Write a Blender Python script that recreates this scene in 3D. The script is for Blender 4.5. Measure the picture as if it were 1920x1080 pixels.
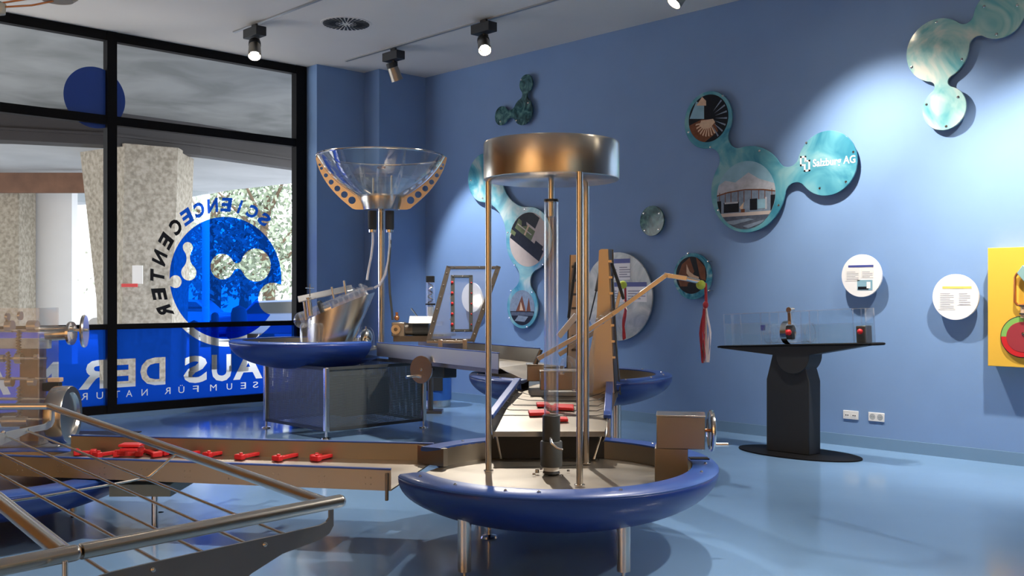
import bpy, bmesh, math, random
from mathutils import Matrix, Vector, geometry
R = random.Random(7)
PI = math.pi
for o in list(bpy.data.objects): bpy.data.objects.remove(o)
COL = bpy.context.scene.collection
SC = bpy.context.scene

# ------------------------------------------------------------------ camera, world, exposure
TH = math.radians(43.9); SN = math.sin(TH); CN = math.cos(TH)
FPX = 1883.0; HC = 1.45; YH = 553.0
cam = bpy.data.objects.new('camera', bpy.data.cameras.new('camera')); COL.objects.link(cam)
cam.location = (0, 0, HC); cam.rotation_euler = (PI/2, 0, -TH)
cam.data.sensor_width = 36; cam.data.lens = FPX/1920*36; cam.data.shift_y = 13/1920
cam.data.clip_start = .05; cam.data.clip_end = 300
SC.camera = cam
SC.view_settings.view_transform = 'Standard'; SC.view_settings.look = 'None'
SC.view_settings.exposure = 1.12; SC.view_settings.gamma = 1
SC.cycles.transparent_max_bounces = 32
wd = bpy.data.worlds.new('sky'); SC.world = wd; wd.use_nodes = True
nt = wd.node_tree; bg = nt.nodes['Background']
sky = nt.nodes.new('ShaderNodeTexSky'); sky.sky_type = 'NISHITA'; sky.sun_disc = False
sky.sun_elevation = math.radians(35); sky.sun_rotation = math.radians(200); sky.dust_density = 3
mixw = nt.nodes.new('ShaderNodeMix'); mixw.data_type = 'RGBA'; mixw.inputs[0].default_value = .55
nt.links.new(sky.outputs[0], mixw.inputs[6]); mixw.inputs[7].default_value = (6, 6.1, 6.3, 1)
nt.links.new(mixw.outputs[2], bg.inputs[0]); bg.inputs[1].default_value = .42

def add_spot(name, loc, aim, power, ang=55, blend=.7, col=(1, .93, .84), size=.05, parent=None):
    l = bpy.data.lights.new(name, 'SPOT'); l.energy = power; l.spot_size = math.radians(ang)
    l.spot_blend = blend; l.color = col; l.shadow_soft_size = size
    o = bpy.data.objects.new(name, l); COL.objects.link(o)
    d = (Vector(aim)-Vector(loc)).normalized()
    q = d.to_track_quat('-Z', 'Y')
    o.matrix_world = Matrix.Translation(loc) @ q.to_matrix().to_4x4()
    return o

# ------------------------------------------------------------------ frames
FC = Matrix(((CN, SN, 0, 0), (-SN, CN, 0, 0), (0, 0, 1, 0), (0, 0, 0, 1)))      # lateral, depth, height
FW = Matrix.Identity(4)
XW = 9.02; YW = 11.8; ZC = 4.54
FR = Matrix(((0, 0, -1, XW), (-1, 0, 0, 0), (0, 1, 0, 0), (0, 0, 0, 1)))        # right wall: u = -Y, v = Z, out of the wall
FG = Matrix(((1, 0, 0, 0), (0, 0, -1, YW), (0, 1, 0, 0), (0, 0, 0, 1)))         # glass wall: u = X, v = Z, into the room
def lat(px, d): return (px-960)/FPX*d
def zat(py, d): return HC-(py-YH)/FPX*d
def dz(py, z): return (HC-z)*FPX/(py-YH)
def pc(px, py, d): return (lat(px, d), d, zat(py, d))
def pz(px, py, z):
    d = dz(py, z); return (lat(px, d), d, z)
def wl(px, py, off=.06):
    t = (px-960)/FPX; d = (XW-off)/(SN+CN*t)
    return (-(d*(CN-SN*t)), HC-(py-YH)/FPX*d, d/FPX)       # u, v, metres per pixel
def gl(px, py, off=0):
    t = (px-960)/FPX; d = (YW-off)/(CN-SN*t)
    return (d*(SN+CN*t), HC-(py-YH)/FPX*d, d/FPX)
def frame(origin, xdir, zdir=(0, 0, 1), base=FW):
    z = Vector(zdir).normalized(); x = Vector(xdir); x = (x-z*x.dot(z)).normalized(); y = z.cross(x)
    m = Matrix((x, y, z)).transposed().to_4x4(); m.translation = Vector(origin)
    return base @ m

# ------------------------------------------------------------------ materials
MATS = {}
def nodemat(name):
    m = bpy.data.materials.new(name); m.use_nodes = True; MATS[name] = m
    return m, m.node_tree, m.node_tree.nodes['Principled BSDF']
def mat(name, col, rough=.5, metal=0, noise=0, scale=8, bump=0, coat=0, stretch=None, emit=0, spec=.5, rnoise=0):
    m, n, b = nodemat(name)
    b.inputs['Base Color'].default_value = (*col, 1); b.inputs['Roughness'].default_value = rough
    b.inputs['Metallic'].default_value = metal; b.inputs['Coat Weight'].default_value = coat
    b.inputs['Specular IOR Level'].default_value = spec
    b.inputs['Coat Roughness'].default_value = .12
    if emit:
        b.inputs['Emission Color'].default_value = (*col, 1); b.inputs['Emission Strength'].default_value = emit
    if noise or bump or rnoise:
        tc = n.nodes.new('ShaderNodeTexCoord'); mp = n.nodes.new('ShaderNodeMapping')
        if stretch: mp.inputs['Scale'].default_value = stretch
        tx = n.nodes.new('ShaderNodeTexNoise'); tx.inputs['Scale'].default_value = scale; tx.inputs['Detail'].default_value = 5
        n.links.new(tc.outputs['Object'], mp.inputs[0]); n.links.new(mp.outputs[0], tx.inputs[0])
        if noise:
            mx = n.nodes.new('ShaderNodeMix'); mx.data_type = 'RGBA'
            mx.inputs[6].default_value = (*[c*(1-noise) for c in col], 1); mx.inputs[7].default_value = (*[min(1, c*(1+noise)) for c in col], 1)
            n.links.new(tx.outputs[0], mx.inputs[0]); n.links.new(mx.outputs[2], b.inputs['Base Color'])
        if rnoise:
            mr = n.nodes.new('ShaderNodeMapRange'); mr.inputs[1].default_value = .3; mr.inputs[2].default_value = .7
            mr.inputs[3].default_value = rough-rnoise; mr.inputs[4].default_value = rough+rnoise
            n.links.new(tx.outputs[0], mr.inputs[0]); n.links.new(mr.outputs[0], b.inputs['Roughness'])
        if bump:
            bp = n.nodes.new('ShaderNodeBump'); bp.inputs['Strength'].default_value = bump; bp.inputs['Distance'].default_value = .01
            n.links.new(tx.outputs[0], bp.inputs['Height']); n.links.new(bp.outputs[0], b.inputs['Normal'])
    return m
def clear(name, tint=(.96, .98, .98), face=.05, edge=.6, rough=.02, diff=0):
    """clear sheet: straight-through transmission with a fresnel sheen"""
    m, n, b = nodemat(name); n.nodes.remove(b); out = n.nodes['Material Output']
    tr = n.nodes.new('ShaderNodeBsdfTransparent'); tr.inputs[0].default_value = (*tint, 1)
    gs = n.nodes.new('ShaderNodeBsdfGlossy'); gs.inputs[0].default_value = (1, 1, 1, 1); gs.inputs['Roughness'].default_value = rough
    lw = n.nodes.new('ShaderNodeLayerWeight'); lw.inputs[0].default_value = .5
    pw = n.nodes.new('ShaderNodeMath'); pw.operation = 'POWER'; pw.inputs[1].default_value = 3
    mr = n.nodes.new('ShaderNodeMapRange'); mr.inputs[3].default_value = face; mr.inputs[4].default_value = edge
    mx = n.nodes.new('ShaderNodeMixShader')
    n.links.new(lw.outputs['Facing'], pw.inputs[0]); n.links.new(pw.outputs[0], mr.inputs[0]); n.links.new(mr.outputs[0], mx.inputs[0])
    n.links.new(tr.outputs[0], mx.inputs[1]); n.links.new(gs.outputs[0], mx.inputs[2])
    last = mx
    if diff:
        df = n.nodes.new('ShaderNodeBsdfDiffuse'); df.inputs[0].default_value = (.85, .87, .9, 1)
        m2 = n.nodes.new('ShaderNodeMixShader'); m2.inputs[0].default_value = diff
        n.links.new(mx.outputs[0], m2.inputs[1]); n.links.new(df.outputs[0], m2.inputs[2]); last = m2
    n.links.new(last.outputs[0], out.inputs[0])
    return m
def film(name, tint, body, opaque):
    m, n, b = nodemat(name); n.nodes.remove(b); out = n.nodes['Material Output']
    tr = n.nodes.new('ShaderNodeBsdfTransparent'); tr.inputs[0].default_value = (*tint, 1)
    tl = n.nodes.new('ShaderNodeBsdfTranslucent'); tl.inputs[0].default_value = (*body, 1)
    df = n.nodes.new('ShaderNodeBsdfDiffuse'); df.inputs[0].default_value = (*body, 1)
    m1 = n.nodes.new('ShaderNodeMixShader'); m1.inputs[0].default_value = .35
    m2 = n.nodes.new('ShaderNodeMixShader'); m2.inputs[0].default_value = opaque
    n.links.new(tl.outputs[0], m1.inputs[1]); n.links.new(df.outputs[0], m1.inputs[2])
    n.links.new(tr.outputs[0], m2.inputs[1]); n.links.new(m1.outputs[0], m2.inputs[2]); n.links.new(m2.outputs[0], out.inputs[0])
    return m
def marble(name, c1, c2, c3, scale=3, rough=.12, warp=1.5, gen='Object'):
    m, n, b = nodemat(name)
    tc = n.nodes.new('ShaderNodeTexCoord')
    tx = n.nodes.new('ShaderNodeTexNoise'); tx.inputs['Scale'].default_value = scale; tx.inputs['Detail'].default_value = 3; tx.inputs['Distortion'].default_value = warp
    cr = n.nodes.new('ShaderNodeValToRGB'); e = cr.color_ramp.elements
    e[0].position = .34; e[0].color = (*c1, 1); e[1].position = .66; e[1].color = (*c3, 1)
    k = e.new(.5); k.color = (*c2, 1)
    n.links.new(tc.outputs[gen], tx.inputs[0]); n.links.new(tx.outputs[0], cr.inputs[0]); n.links.new(cr.outputs[0], b.inputs['Base Color'])
    b.inputs['Roughness'].default_value = rough; b.inputs['Coat Weight'].default_value = .25; b.inputs['Coat Roughness'].default_value = .05; b.inputs['Specular IOR Level'].default_value = .25
    return m
def perforated(name):
    m, n, b = nodemat(name); out = n.nodes['Material Output']
    b.inputs['Base Color'].default_value = (.15, .165, .16, 1); b.inputs['Metallic'].default_value = .5; b.inputs['Roughness'].default_value = .38
    uv = n.nodes.new('ShaderNodeUVMap')
    mp = n.nodes.new('ShaderNodeVectorMath'); mp.operation = 'SCALE'; mp.inputs[3].default_value = 1/.0145
    fr = n.nodes.new('ShaderNodeVectorMath'); fr.operation = 'FRACTION'
    sb = n.nodes.new('ShaderNodeVectorMath'); sb.operation = 'SUBTRACT'; sb.inputs[1].default_value = (.5, .5, 0)
    ln = n.nodes.new('ShaderNodeVectorMath'); ln.operation = 'LENGTH'
    cp = n.nodes.new('ShaderNodeMath'); cp.operation = 'LESS_THAN'; cp.inputs[1].default_value = .27
    tr = n.nodes.new('ShaderNodeBsdfTransparent'); mx = n.nodes.new('ShaderNodeMixShader')
    n.links.new(uv.outputs[0], mp.inputs[0]); n.links.new(mp.outputs[0], fr.inputs[0]); n.links.new(fr.outputs[0], sb.inputs[0])
    n.links.new(sb.outputs[0], ln.inputs[0]); n.links.new(ln.outputs['Value'], cp.inputs[0]); n.links.new(cp.outputs[0], mx.inputs[0])
    n.links.new(b.outputs[0], mx.inputs[1]); n.links.new(tr.outputs[0], mx.inputs[2]); n.links.new(mx.outputs[0], out.inputs[0])
    return m

WALL = mat('blue_paint', (.19, .315, .545), .62, noise=.05, scale=3, bump=.03, spec=.3)
CEIL = mat('ceiling_plaster', (.74, .68, .60), .75, noise=.05, scale=1.3)
FLOOR = mat('blue_floor', (.20, .345, .555), .15, noise=.10, scale=1.2, rnoise=.05, spec=.5)
BASEB = mat('cove_strip', (.16, .28, .42), .5)
ORANGE = mat('orange_wall', (.72, .40, .15), .6, noise=.08, scale=2)
GREYW = mat('grey_reflect_panel', (.20, .22, .20), .6, noise=.08, scale=2)
STEEL = mat('brushed_steel', (.66, .62, .56), .24, 1, noise=.03, scale=3)
STEELR = mat('satin_steel', (.36, .325, .275), .38, 1, noise=.08, scale=4, rnoise=.05)
CHROME = mat('polished_steel', (.75, .72, .68), .13, 1, noise=.02, scale=3)
DSTEEL = mat('dark_steel', (.16, .14, .12), .35, .9, noise=.15, scale=20)
BLUEL = mat('blue_lacquer', (.009, .034, .20), .36, 0, noise=.06, scale=4, coat=.25)
BLUET = mat('blue_rim_lit', (.028, .078, .31), .34, 0, noise=.05, scale=4, coat=.25)  # lighter copy of the lacquer; the rim's reflection is put into the colour
BLACK = mat('black_paint', (.006, .006, .007), .6, noise=.15, scale=12, spec=.12)
BLACKM = mat('matt_black', (.022, .024, .026), .6, noise=.1, scale=20)
GREYP = mat('dark_grey_plastic', (.045, .05, .052), .5, noise=.1, scale=20)
WHITE = mat('white_plastic', (.80, .80, .78), .4, noise=.02, scale=10)
PAPER = mat('white_print', (.83, .83, .84), .35, noise=.015, scale=10)
RED = mat('red_plastic', (.62, .02, .025), .38, noise=.06, scale=15)
RIBBON = mat('red_ribbon', (.42, .03, .05), .7, noise=.15, scale=40)
RIBW = mat('white_ribbon', (.75, .68, .68), .7, noise=.1, scale=40)
TENNIS = mat('tennis_felt', (.52, .66, .10), .9, noise=.15, scale=60, bump=.3)
YELLOW = mat('yellow_board', (.80, .46, .05), .5, noise=.03, scale=4)
GREEN = mat('green_paint', (.22, .46, .10), .45, noise=.05, scale=10)
DRED = mat('dark_red', (.34, .035, .045), .45, noise=.06, scale=10)
COPPER = mat('copper_pipe', (.62, .25, .10), .3, .9, noise=.06, scale=12)
ACRK = clear('tank_acrylic', (.965, .98, .985), .012, .30, .02)
ACR = clear('clear_acrylic', (.95, .97, .985), .05, .55, .03)
ACRT = clear('clear_tube', (.965, .975, .98), .06, .95, .05, diff=.02)
ACRF = clear('frosty_acrylic', (.93, .95, .975), .08, .8, .06, diff=.05)
GLASS = clear('window_glass', (.93, .95, .95), .05, .5, .01)
WATER = clear('water', (.92, .96, .96), .03, .5, .05, diff=.05)
FILMB = film('blue_film', (.0, .10, .88), (.01, .10, .62), .25)
FILMD = film('dense_blue_film', (.004, .06, .60), (.01, .10, .62), .32)
FILMX = film('letter_blue', (.02, .10, .60), (.01, .09, .55), .75)
FILMK = mat('letter_black', (.008, .008, .01), .4, noise=.1)
TEAL = marble('teal_print', (.05, .23, .31), (.13, .37, .42), (.42, .52, .50), 2.2)
TEALM = marble('mid_teal_print', (.04, .21, .30), (.10, .33, .41), (.22, .43, .47), 2.2)
TEALP = marble('pale_teal_print', (.12, .36, .40), (.30, .50, .49), (.58, .60, .54), 2.6)
TEALD = marble('dark_teal_print', (.012, .04, .045), (.04, .12, .13), (.11, .24, .22), 9)
TEALB = marble('turquoise_print', (.02, .16, .25), (.07, .30, .40), (.28, .48, .52), 6)
SILVP = marble('pale_grey_print', (.30, .34, .36), (.42, .45, .46), (.52, .54, .53), 4)
PERF = perforated('perforated_sheet')
CONC = marble('rough_concrete', (.28, .255, .205), (.38, .345, .28), (.46, .42, .355), 13, .9, .2)
CONCW = marble('fair_concrete', (.20, .21, .205), (.25, .26, .255), (.30, .31, .305), .9, .9, .5)
CONCL = marble('pale_concrete', (.50, .52, .53), (.56, .58, .59), (.62, .64, .65), .5, .9, .5)
for m_ in (CONC, CONCW, CONCL):
    b_ = m_.node_tree.nodes['Principled BSDF']; b_.inputs['Coat Weight'].default_value = 0; b_.inputs['Specular IOR Level'].default_value = .1
RENDERW = mat('white_render', (.78, .80, .82), .9, noise=.04, scale=2)
BEAM = mat('brown_beam', (.035, .033, .035), .6, noise=.2, scale=2)
RUST = mat('rust_fascia', (.17, .085, .05), .7, noise=.5, scale=3)
PAVE = mat('pavement', (.40, .41, .42), .9, noise=.08, scale=1)
ROAD = mat('asphalt', (.22, .225, .23), .9, noise=.1, scale=2)
LEAF = mat('leaves', (.16, .21, .15), .6, noise=.5, scale=.9)
BARK = mat('bark', (.10, .075, .05), .9, noise=.3, scale=6)
CARB = mat('car_blue', (.06, .10, .20), .25, noise=.05, coat=.5)
CARS = mat('car_silver', (.45, .47, .50), .3, .4, noise=.05, coat=.5)
CARG = mat('car_glass', (.02, .025, .03), .1, noise=.05)
TYRE = mat('rubber', (.015, .015, .016), .8, noise=.1)
SKIN1 = mat('print_sand', (.50, .43, .39), .35, noise=.12, scale=14, spec=.12)
GREENP = mat('print_green', (.14, .17, .08), .35, noise=.3, scale=30, spec=.12)
DARKP = mat('print_dark', (.012, .014, .02), .3, noise=.5, scale=25, spec=.12)
BROWNP = mat('print_brown', (.16, .06, .03), .3, noise=.5, scale=18, spec=.12)
BONEP = mat('print_bone', (.62, .44, .30), .35, noise=.2, scale=30, spec=.12)
SKYP = mat('print_sky', (.24, .42, .52), .2, noise=.25, scale=8, spec=.12)
SNOWP = mat('print_snow', (.42, .44, .48), .3, noise=.35, scale=16, spec=.12)
WINP = mat('print_window', (.20, .26, .34), .2, noise=.4, scale=22, spec=.12)
WATP = mat('print_water', (.09, .11, .15), .2, noise=.6, scale=18, spec=.12)
LINE = mat('print_text', (.30, .30, .36), .5, noise=.1)
NAVYP = mat('print_navy', (.06, .08, .30), .4, noise=.05)
YELP = mat('print_yellow', (.85, .60, .14), .4, noise=.05)
LAMP = mat('lamp_glow', (1, .86, .66), .5, emit=70)
LAMPD = mat('lamp_side_glow', (1, .7, .45), .5, emit=4)
GRATE = mat('floor_grate', (.03, .032, .035), .6, noise=.2, scale=40)
WIRE = mat('wire', (.03, .03, .035), .4, .5, noise=.1)

# ------------------------------------------------------------------ mesh builder
class MB:
    def __init__(s, F=FC):
        s.v = []; s.f = []; s.m = []; s.uv = {}; s.F = F
    def add(s, vs, fs, mi=0, F=None):
        F = s.F if F is None else F; b = len(s.v)
        s.v += [F @ Vector(p) for p in vs]
        for f in fs: s.f.append([b+i for i in f]); s.m.append(mi)
        return s
    def box(s, c, d, F=None, mi=0):
        x, y, z = c; a, b, h = d[0]/2, d[1]/2, d[2]/2
        vs = [(x+i*a, y+j*b, z+k*h) for k in (-1, 1) for j in (-1, 1) for i in (-1, 1)]
        return s.add(vs, [(0, 2, 3, 1), (4, 5, 7, 6), (0, 1, 5, 4), (2, 6, 7, 3), (0, 4, 6, 2), (1, 3, 7, 5)], mi, F)
    def prism(s, poly, z0, z1, F=None, mi=0, mic=None):
        n = len(poly)
        s.add([(p[0], p[1], z0) for p in poly]+[(p[0], p[1], z1) for p in poly],
              [list(range(n))[::-1], list(range(n, 2*n))], mi if mic is None else mic, F)
        s.add([(p[0], p[1], z0) for p in poly]+[(p[0], p[1], z1) for p in poly],
              [(i, (i+1) % n, n+(i+1) % n, n+i) for i in range(n)], mi, F)
        return s
    def tube(s, pts, r, n=12, F=None, mi=0, cap=True, closed=False):
        P = [Vector(p) for p in pts]; rs = r if isinstance(r, (list, tuple)) else [r]*len(P)
        vs = []; N = len(P); up = None
        for i in range(N):
            if closed: t = (P[(i+1) % N]-P[i-1])
            else: t = (P[min(i+1, N-1)]-P[max(i-1, 0)])
            t.normalize()
            if up is None:
                up = Vector((0, 0, 1)) if abs(t.z) < .9 else Vector((1, 0, 0))
            up = (up-t*up.dot(t)).normalized(); w = t.cross(up)
            k = 1
            if 0 < i < N-1:
                a = (P[i]-P[i-1]).normalized(); c = max(.5, a.dot(t)); k = 1/c if c > .5 else 1
            for j in range(n):
                g = 2*PI*j/n
                vs.append(P[i]+(up*math.cos(g)+w*math.sin(g))*rs[i]*k)
        fs = []
        for i in range(N if closed else N-1):
            for j in range(n):
                a = i*n+j; b = i*n+(j+1) % n; i2 = (i+1) % N
                fs.append((a, b, i2*n+(j+1) % n, i2*n+j))
        if cap and not closed:
            fs.append(list(range(n))[::-1]); fs.append([(N-1)*n+j for j in range(n)])
        return s.add(vs, fs, mi, F)
    def lathe(s, prof, c=(0, 0, 0), n=32, F=None, mi=0, a0=0, a1=360, sx=1, sy=1, close=False):
        full = abs(a1-a0) >= 359.9; m = n if full else n+1; vs = []
        for r, z in prof:
            for j in range(m):
                g = math.radians(a0+(a1-a0)*j/n)
                vs.append((c[0]+r*math.cos(g)*sx, c[1]+r*math.sin(g)*sy, c[2]+z))
        fs = []; K = len(prof)
        for i in range(K if close else K-1):
            i2 = (i+1) % K
            for j in range(n):
                j2 = (j+1) % m if full else j+1
                fs.append((i*m+j, i*m+j2, i2*m+j2, i2*m+j))
        if full and not close:
            if prof[0][0] > 1e-4: fs.append([j for j in range(m)][::-1])
            if prof[-1][0] > 1e-4: fs.append([(K-1)*m+j for j in range(m)])
        if not full and close:
            fs.append([i*m for i in range(K)]); fs.append([i*m+m-1 for i in range(K)][::-1])
        return s.add(vs, fs, mi, F)
    def cyl(s, p0, p1, r, n=16, F=None, mi=0): return s.tube([p0, p1], r, n, F, mi)
    def ball(s, c, r, n=16, F=None, mi=0, sz=1):
        pr = [(max(0, r*math.sin(PI*i/10)), -r*sz*math.cos(PI*i/10)) for i in range(11)]
        pr[0] = (0, pr[0][1]); pr[-1] = (0, pr[-1][1])
        return s.lathe(pr, c, n, F, mi)
    def sheet(s, vs, fs, mi=0, F=None): return s.add(vs, fs, mi, F)

def make(name, mb, mats, parent=None, smooth=True, bev=0, angle=35, solid=0, uv=None):
    mats = mats if isinstance(mats, (list, tuple)) else [mats]
    me = bpy.data.meshes.new(name)
    inv = parent.matrix_world.inverted() if parent else None
    if parent is None:      # origin at base centre
        xs = [v.x for v in mb.v]; ys = [v.y for v in mb.v]; zs = [v.z for v in mb.v]
        org = Vector(((min(xs)+max(xs))/2, (min(ys)+max(ys))/2, min(zs)))
        vs = [v-org for v in mb.v]
    else: vs = [inv @ v for v in mb.v]
    me.from_pydata([tuple(v) for v in vs], [], mb.f)
    for m in mats: me.materials.append(m)
    me.polygons.foreach_set('material_index', mb.m)
    bm = bmesh.new(); bm.from_mesh(me)
    bmesh.ops.remove_doubles(bm, verts=bm.verts, dist=1e-5)
    bmesh.ops.dissolve_degenerate(bm, edges=bm.edges, dist=1e-6)
    bmesh.ops.recalc_face_normals(bm, faces=bm.faces)
    if smooth:
        for f in bm.faces: f.smooth = True
        ca = math.radians(angle)
        for e in bm.edges:
            if len(e.link_faces) != 2 or e.calc_face_angle(0) > ca: e.smooth = False
    bm.to_mesh(me); bm.free()
    o = bpy.data.objects.new(name, me); COL.objects.link(o)
    if parent:
        o.parent = parent; o.matrix_world = parent.matrix_world.copy(); o.matrix_parent_inverse = Matrix.Identity(4)
        o.matrix_basis = Matrix.Identity(4)
    else: o.location = org
    if bev:
        b = o.modifiers.new('bevel', 'BEVEL'); b.width = bev; b.segments = 2; b.limit_method = 'ANGLE'; b.angle_limit = math.radians(40)
    if solid:
        b = o.modifiers.new('solid', 'SOLIDIFY'); b.thickness = solid; b.offset = 0
    WORLD[o.name] = parent.matrix_world.copy() if parent else Matrix.Translation(org)
    return o
WORLD = {}
def tag(o, label, cat, group=None, kind=None):
    o['label'] = label; o['category'] = cat
    if group: o['group'] = group
    if kind: o['kind'] = kind
    return o
def thing(name, loc, label, cat, group=None, rz=None, F=FC):
    o = bpy.data.objects.new(name, None); COL.objects.link(o); o.empty_display_size = .1
    p = F @ Vector(loc); o.location = p; o.rotation_euler = (0, 0, -TH if rz is None else rz)
    o.matrix_world = Matrix.Translation(p) @ Matrix.Rotation(-TH if rz is None else rz, 4, 'Z')
    return tag(o, label, cat, group)
def struct(name, mb, m, **k):
    o = make(name, mb, m, **k); o['kind'] = 'structure'; return o
def lbl(o, t): o['label'] = t; return o
class P:      # a part: its mesh matrix equals the parent's, so sub-parts may be made the same way
    pass
def part(name, mb, m, parent, **k):
    o = make(name, mb, m, parent, **k); o.matrix_world = parent.matrix_world.copy(); return o
def copytree(o, M, parent=None):
    c = o.copy(); COL.objects.link(c)
    if parent: c.parent = parent
    else: c.matrix_world = M @ o.matrix_world
    c.matrix_world = M @ o.matrix_world
    for ch in o.children:
        d = ch.copy(); COL.objects.link(d); d.parent = c; d.matrix_basis = ch.matrix_basis.copy(); d.matrix_parent_inverse = Matrix.Identity(4)
        for g in ch.children:
            e = g.copy(); COL.objects.link(e); e.parent = d; e.matrix_basis = g.matrix_basis.copy(); e.matrix_parent_inverse = Matrix.Identity(4)
    return c
def circ(cx, cy, r, n=48, a0=0, a1=360):
    m = n if abs(a1-a0) > 359 else n+1
    return [(cx+r*math.cos(math.radians(a0+(a1-a0)*i/n)), cy+r*math.sin(math.radians(a0+(a1-a0)*i/n))) for i in range(m)]

# 2D helpers: text, filled loops, molecule outlines
def _eval2d(ob):
    COL.objects.link(ob); bpy.context.view_layer.update()
    dg = bpy.context.evaluated_depsgraph_get()
    me = bpy.data.meshes.new_from_object(ob.evaluated_get(dg))
    vs = [(v.co.x, v.co.y) for v in me.vertices]; fs = [list(p.vertices) for p in me.polygons]
    bpy.data.objects.remove(ob); bpy.data.meshes.remove(me)
    return vs, fs
def text2d(s, size=1, offset=0, shear=0, align='CENTER'):
    c = bpy.data.curves.new('txt', 'FONT'); c.body = s; c.size = size; c.offset = offset; c.shear = shear
    c.align_x = align; c.resolution_u = 3; c.fill_mode = 'BOTH'
    return _eval2d(bpy.data.objects.new('txt', c))
def fill2d(loops):
    c = bpy.data.curves.new('fill', 'CURVE'); c.dimensions = '2D'; c.fill_mode = 'BOTH'
    for lp in loops:
        s = c.splines.new('POLY'); s.points.add(len(lp)-1); s.use_cyclic_u = True
        for p, q in zip(s.points, lp): p.co = (q[0], q[1], 0, 1)
    return _eval2d(bpy.data.objects.new('fill', c))
def bloops(vs, fs):
    key = {}; idx = []
    for v in vs:
        k = (round(v[0], 5), round(v[1], 5)); key.setdefault(k, len(key)); idx.append(key[k])
    pts = list(key.keys()); cnt = {}
    for f in fs:
        g = [idx[i] for i in f]
        for a, b in zip(g, g[1:]+g[:1]):
            if a != b: cnt[(a, b)] = cnt.get((a, b), 0)+1
    nx = {}
    for (a, b) in cnt:
        if (b, a) not in cnt: nx.setdefault(a, []).append(b)
    out = []
    while nx:
        a = next(iter(nx)); lp = [a]; c = a
        while c in nx:
            b = nx[c].pop(); 
            if not nx[c]: del nx[c]
            if b == a: break
            lp.append(b); c = b
        if len(lp) > 2: out.append([pts[i] for i in lp])
    return out
def fitbox(vs, x0, x1, y0, y1):
    ax = min(v[0] for v in vs); bx = max(v[0] for v in vs); ay = min(v[1] for v in vs); by = max(v[1] for v in vs)
    return [(x0+(v[0]-ax)/(bx-ax)*(x1-x0), y0+(v[1]-ay)/(by-ay)*(y1-y0)) for v in vs]
def fillet(c1, c2, w):
    (x1, y1, r1), (x2, y2, r2) = c1, c2; d = math.hypot(x2-x1, y2-y1)
    def solve(rf):
        A = r1+rf; B = r2+rf; a = (A*A-B*B+d*d)/(2*d); h2 = A*A-a*a
        return a, (math.sqrt(h2) if h2 > 0 else 0)
    lo, hi = 1e-4, 5.0
    for _ in range(60):
        m = (lo+hi)/2; a, h = solve(m)
        if h-m < w: lo = m
        else: hi = m
    rf = (lo+hi)/2; a, h = solve(rf); ux, uy = (x2-x1)/d, (y2-y1)/d
    L = (x1+ux*a-uy*h, y1+uy*a+ux*h); Rr = (x1+ux*a+uy*h, y1+uy*a-ux*h)
    return rf, L, Rr
def molecule(cs, edges, step=7):
    """outline (ccw) of discs joined by necks; edges = (i, j, half neck width)"""
    adj = {i: [] for i in range(len(cs))}
    for i, j, w in edges: adj[i].append((j, w)); adj[j].append((i, w))
    out = []
    def arc(c, r, a, b, ccw):
        if ccw:
            while b < a: b += 2*PI
        else:
            while b > a: b -= 2*PI
        n = max(2, int(abs(b-a)/math.radians(step)))
        for k in range(n+1):
            g = a+(b-a)*k/n; out.append((c[0]+r*math.cos(g), c[1]+r*math.sin(g)))
    def ang(c, p): return math.atan2(p[1]-c[1], p[0]-c[0])
    def visit(i, parent, ain):
        c = cs[i]; ch = []
        for j, w in adj[i]:
            rf, L, Rr = fillet(c, cs[j], w)
            ch.append((j, rf, L, Rr, ang(c, Rr), ang(c, L)))
        if parent is None: base = ch[0][5]; ain = base; order = ch[1:]+ch[:1]
        else: order = [k for k in ch if k[0] != parent]
        order.sort(key=lambda k: (k[4]-ain) % (2*PI))
        cur = ain
        for j, rf, L, Rr, aR, aL in order:
            arc(c, c[2], cur, aR, True)
            cj = cs[j]
            arc(Rr, rf, ang(Rr, c), ang(Rr, cj), False)
            visit(j, i, ang(cj, Rr))
            arc(L, rf, ang(L, cj), ang(L, c), False)
            cur = aL
        if parent is not None:
            k = [k for k in ch if k[0] == parent][0]
            arc(c, c[2], cur, k[4], True)
    visit(0, None, 0)
    res = []
    for p in out:
        if not res or math.hypot(p[0]-res[-1][0], p[1]-res[-1][1]) > 1e-4: res.append(p)
    if math.hypot(res[0][0]-res[-1][0], res[0][1]-res[-1][1]) < 1e-4: res.pop()
    return res
def clipc(poly, cx, cy, r, n=40):
    cl = circ(cx, cy, r, n); out = poly
    for i in range(n):
        a, b = cl[i], cl[(i+1) % n]; inp = out; out = []
        def ins(p): return (b[0]-a[0])*(p[1]-a[1])-(b[1]-a[1])*(p[0]-a[0]) >= 0
        for k in range(len(inp)):
            p, q = inp[k], inp[(k+1) % len(inp)]
            if ins(p) != ins(q):
                d1 = (b[0]-a[0])*(p[1]-a[1])-(b[1]-a[1])*(p[0]-a[0]); d2 = (b[0]-a[0])*(q[1]-a[1])-(b[1]-a[1])*(q[0]-a[0])
                t = d1/(d1-d2); x = (p[0]+(q[0]-p[0])*t, p[1]+(q[1]-p[1])*t)
                if ins(p): out += [p, x]
                else: out += [x]
            elif ins(p): out.append(p)
        if len(out) < 3: return []
    return out

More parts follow.
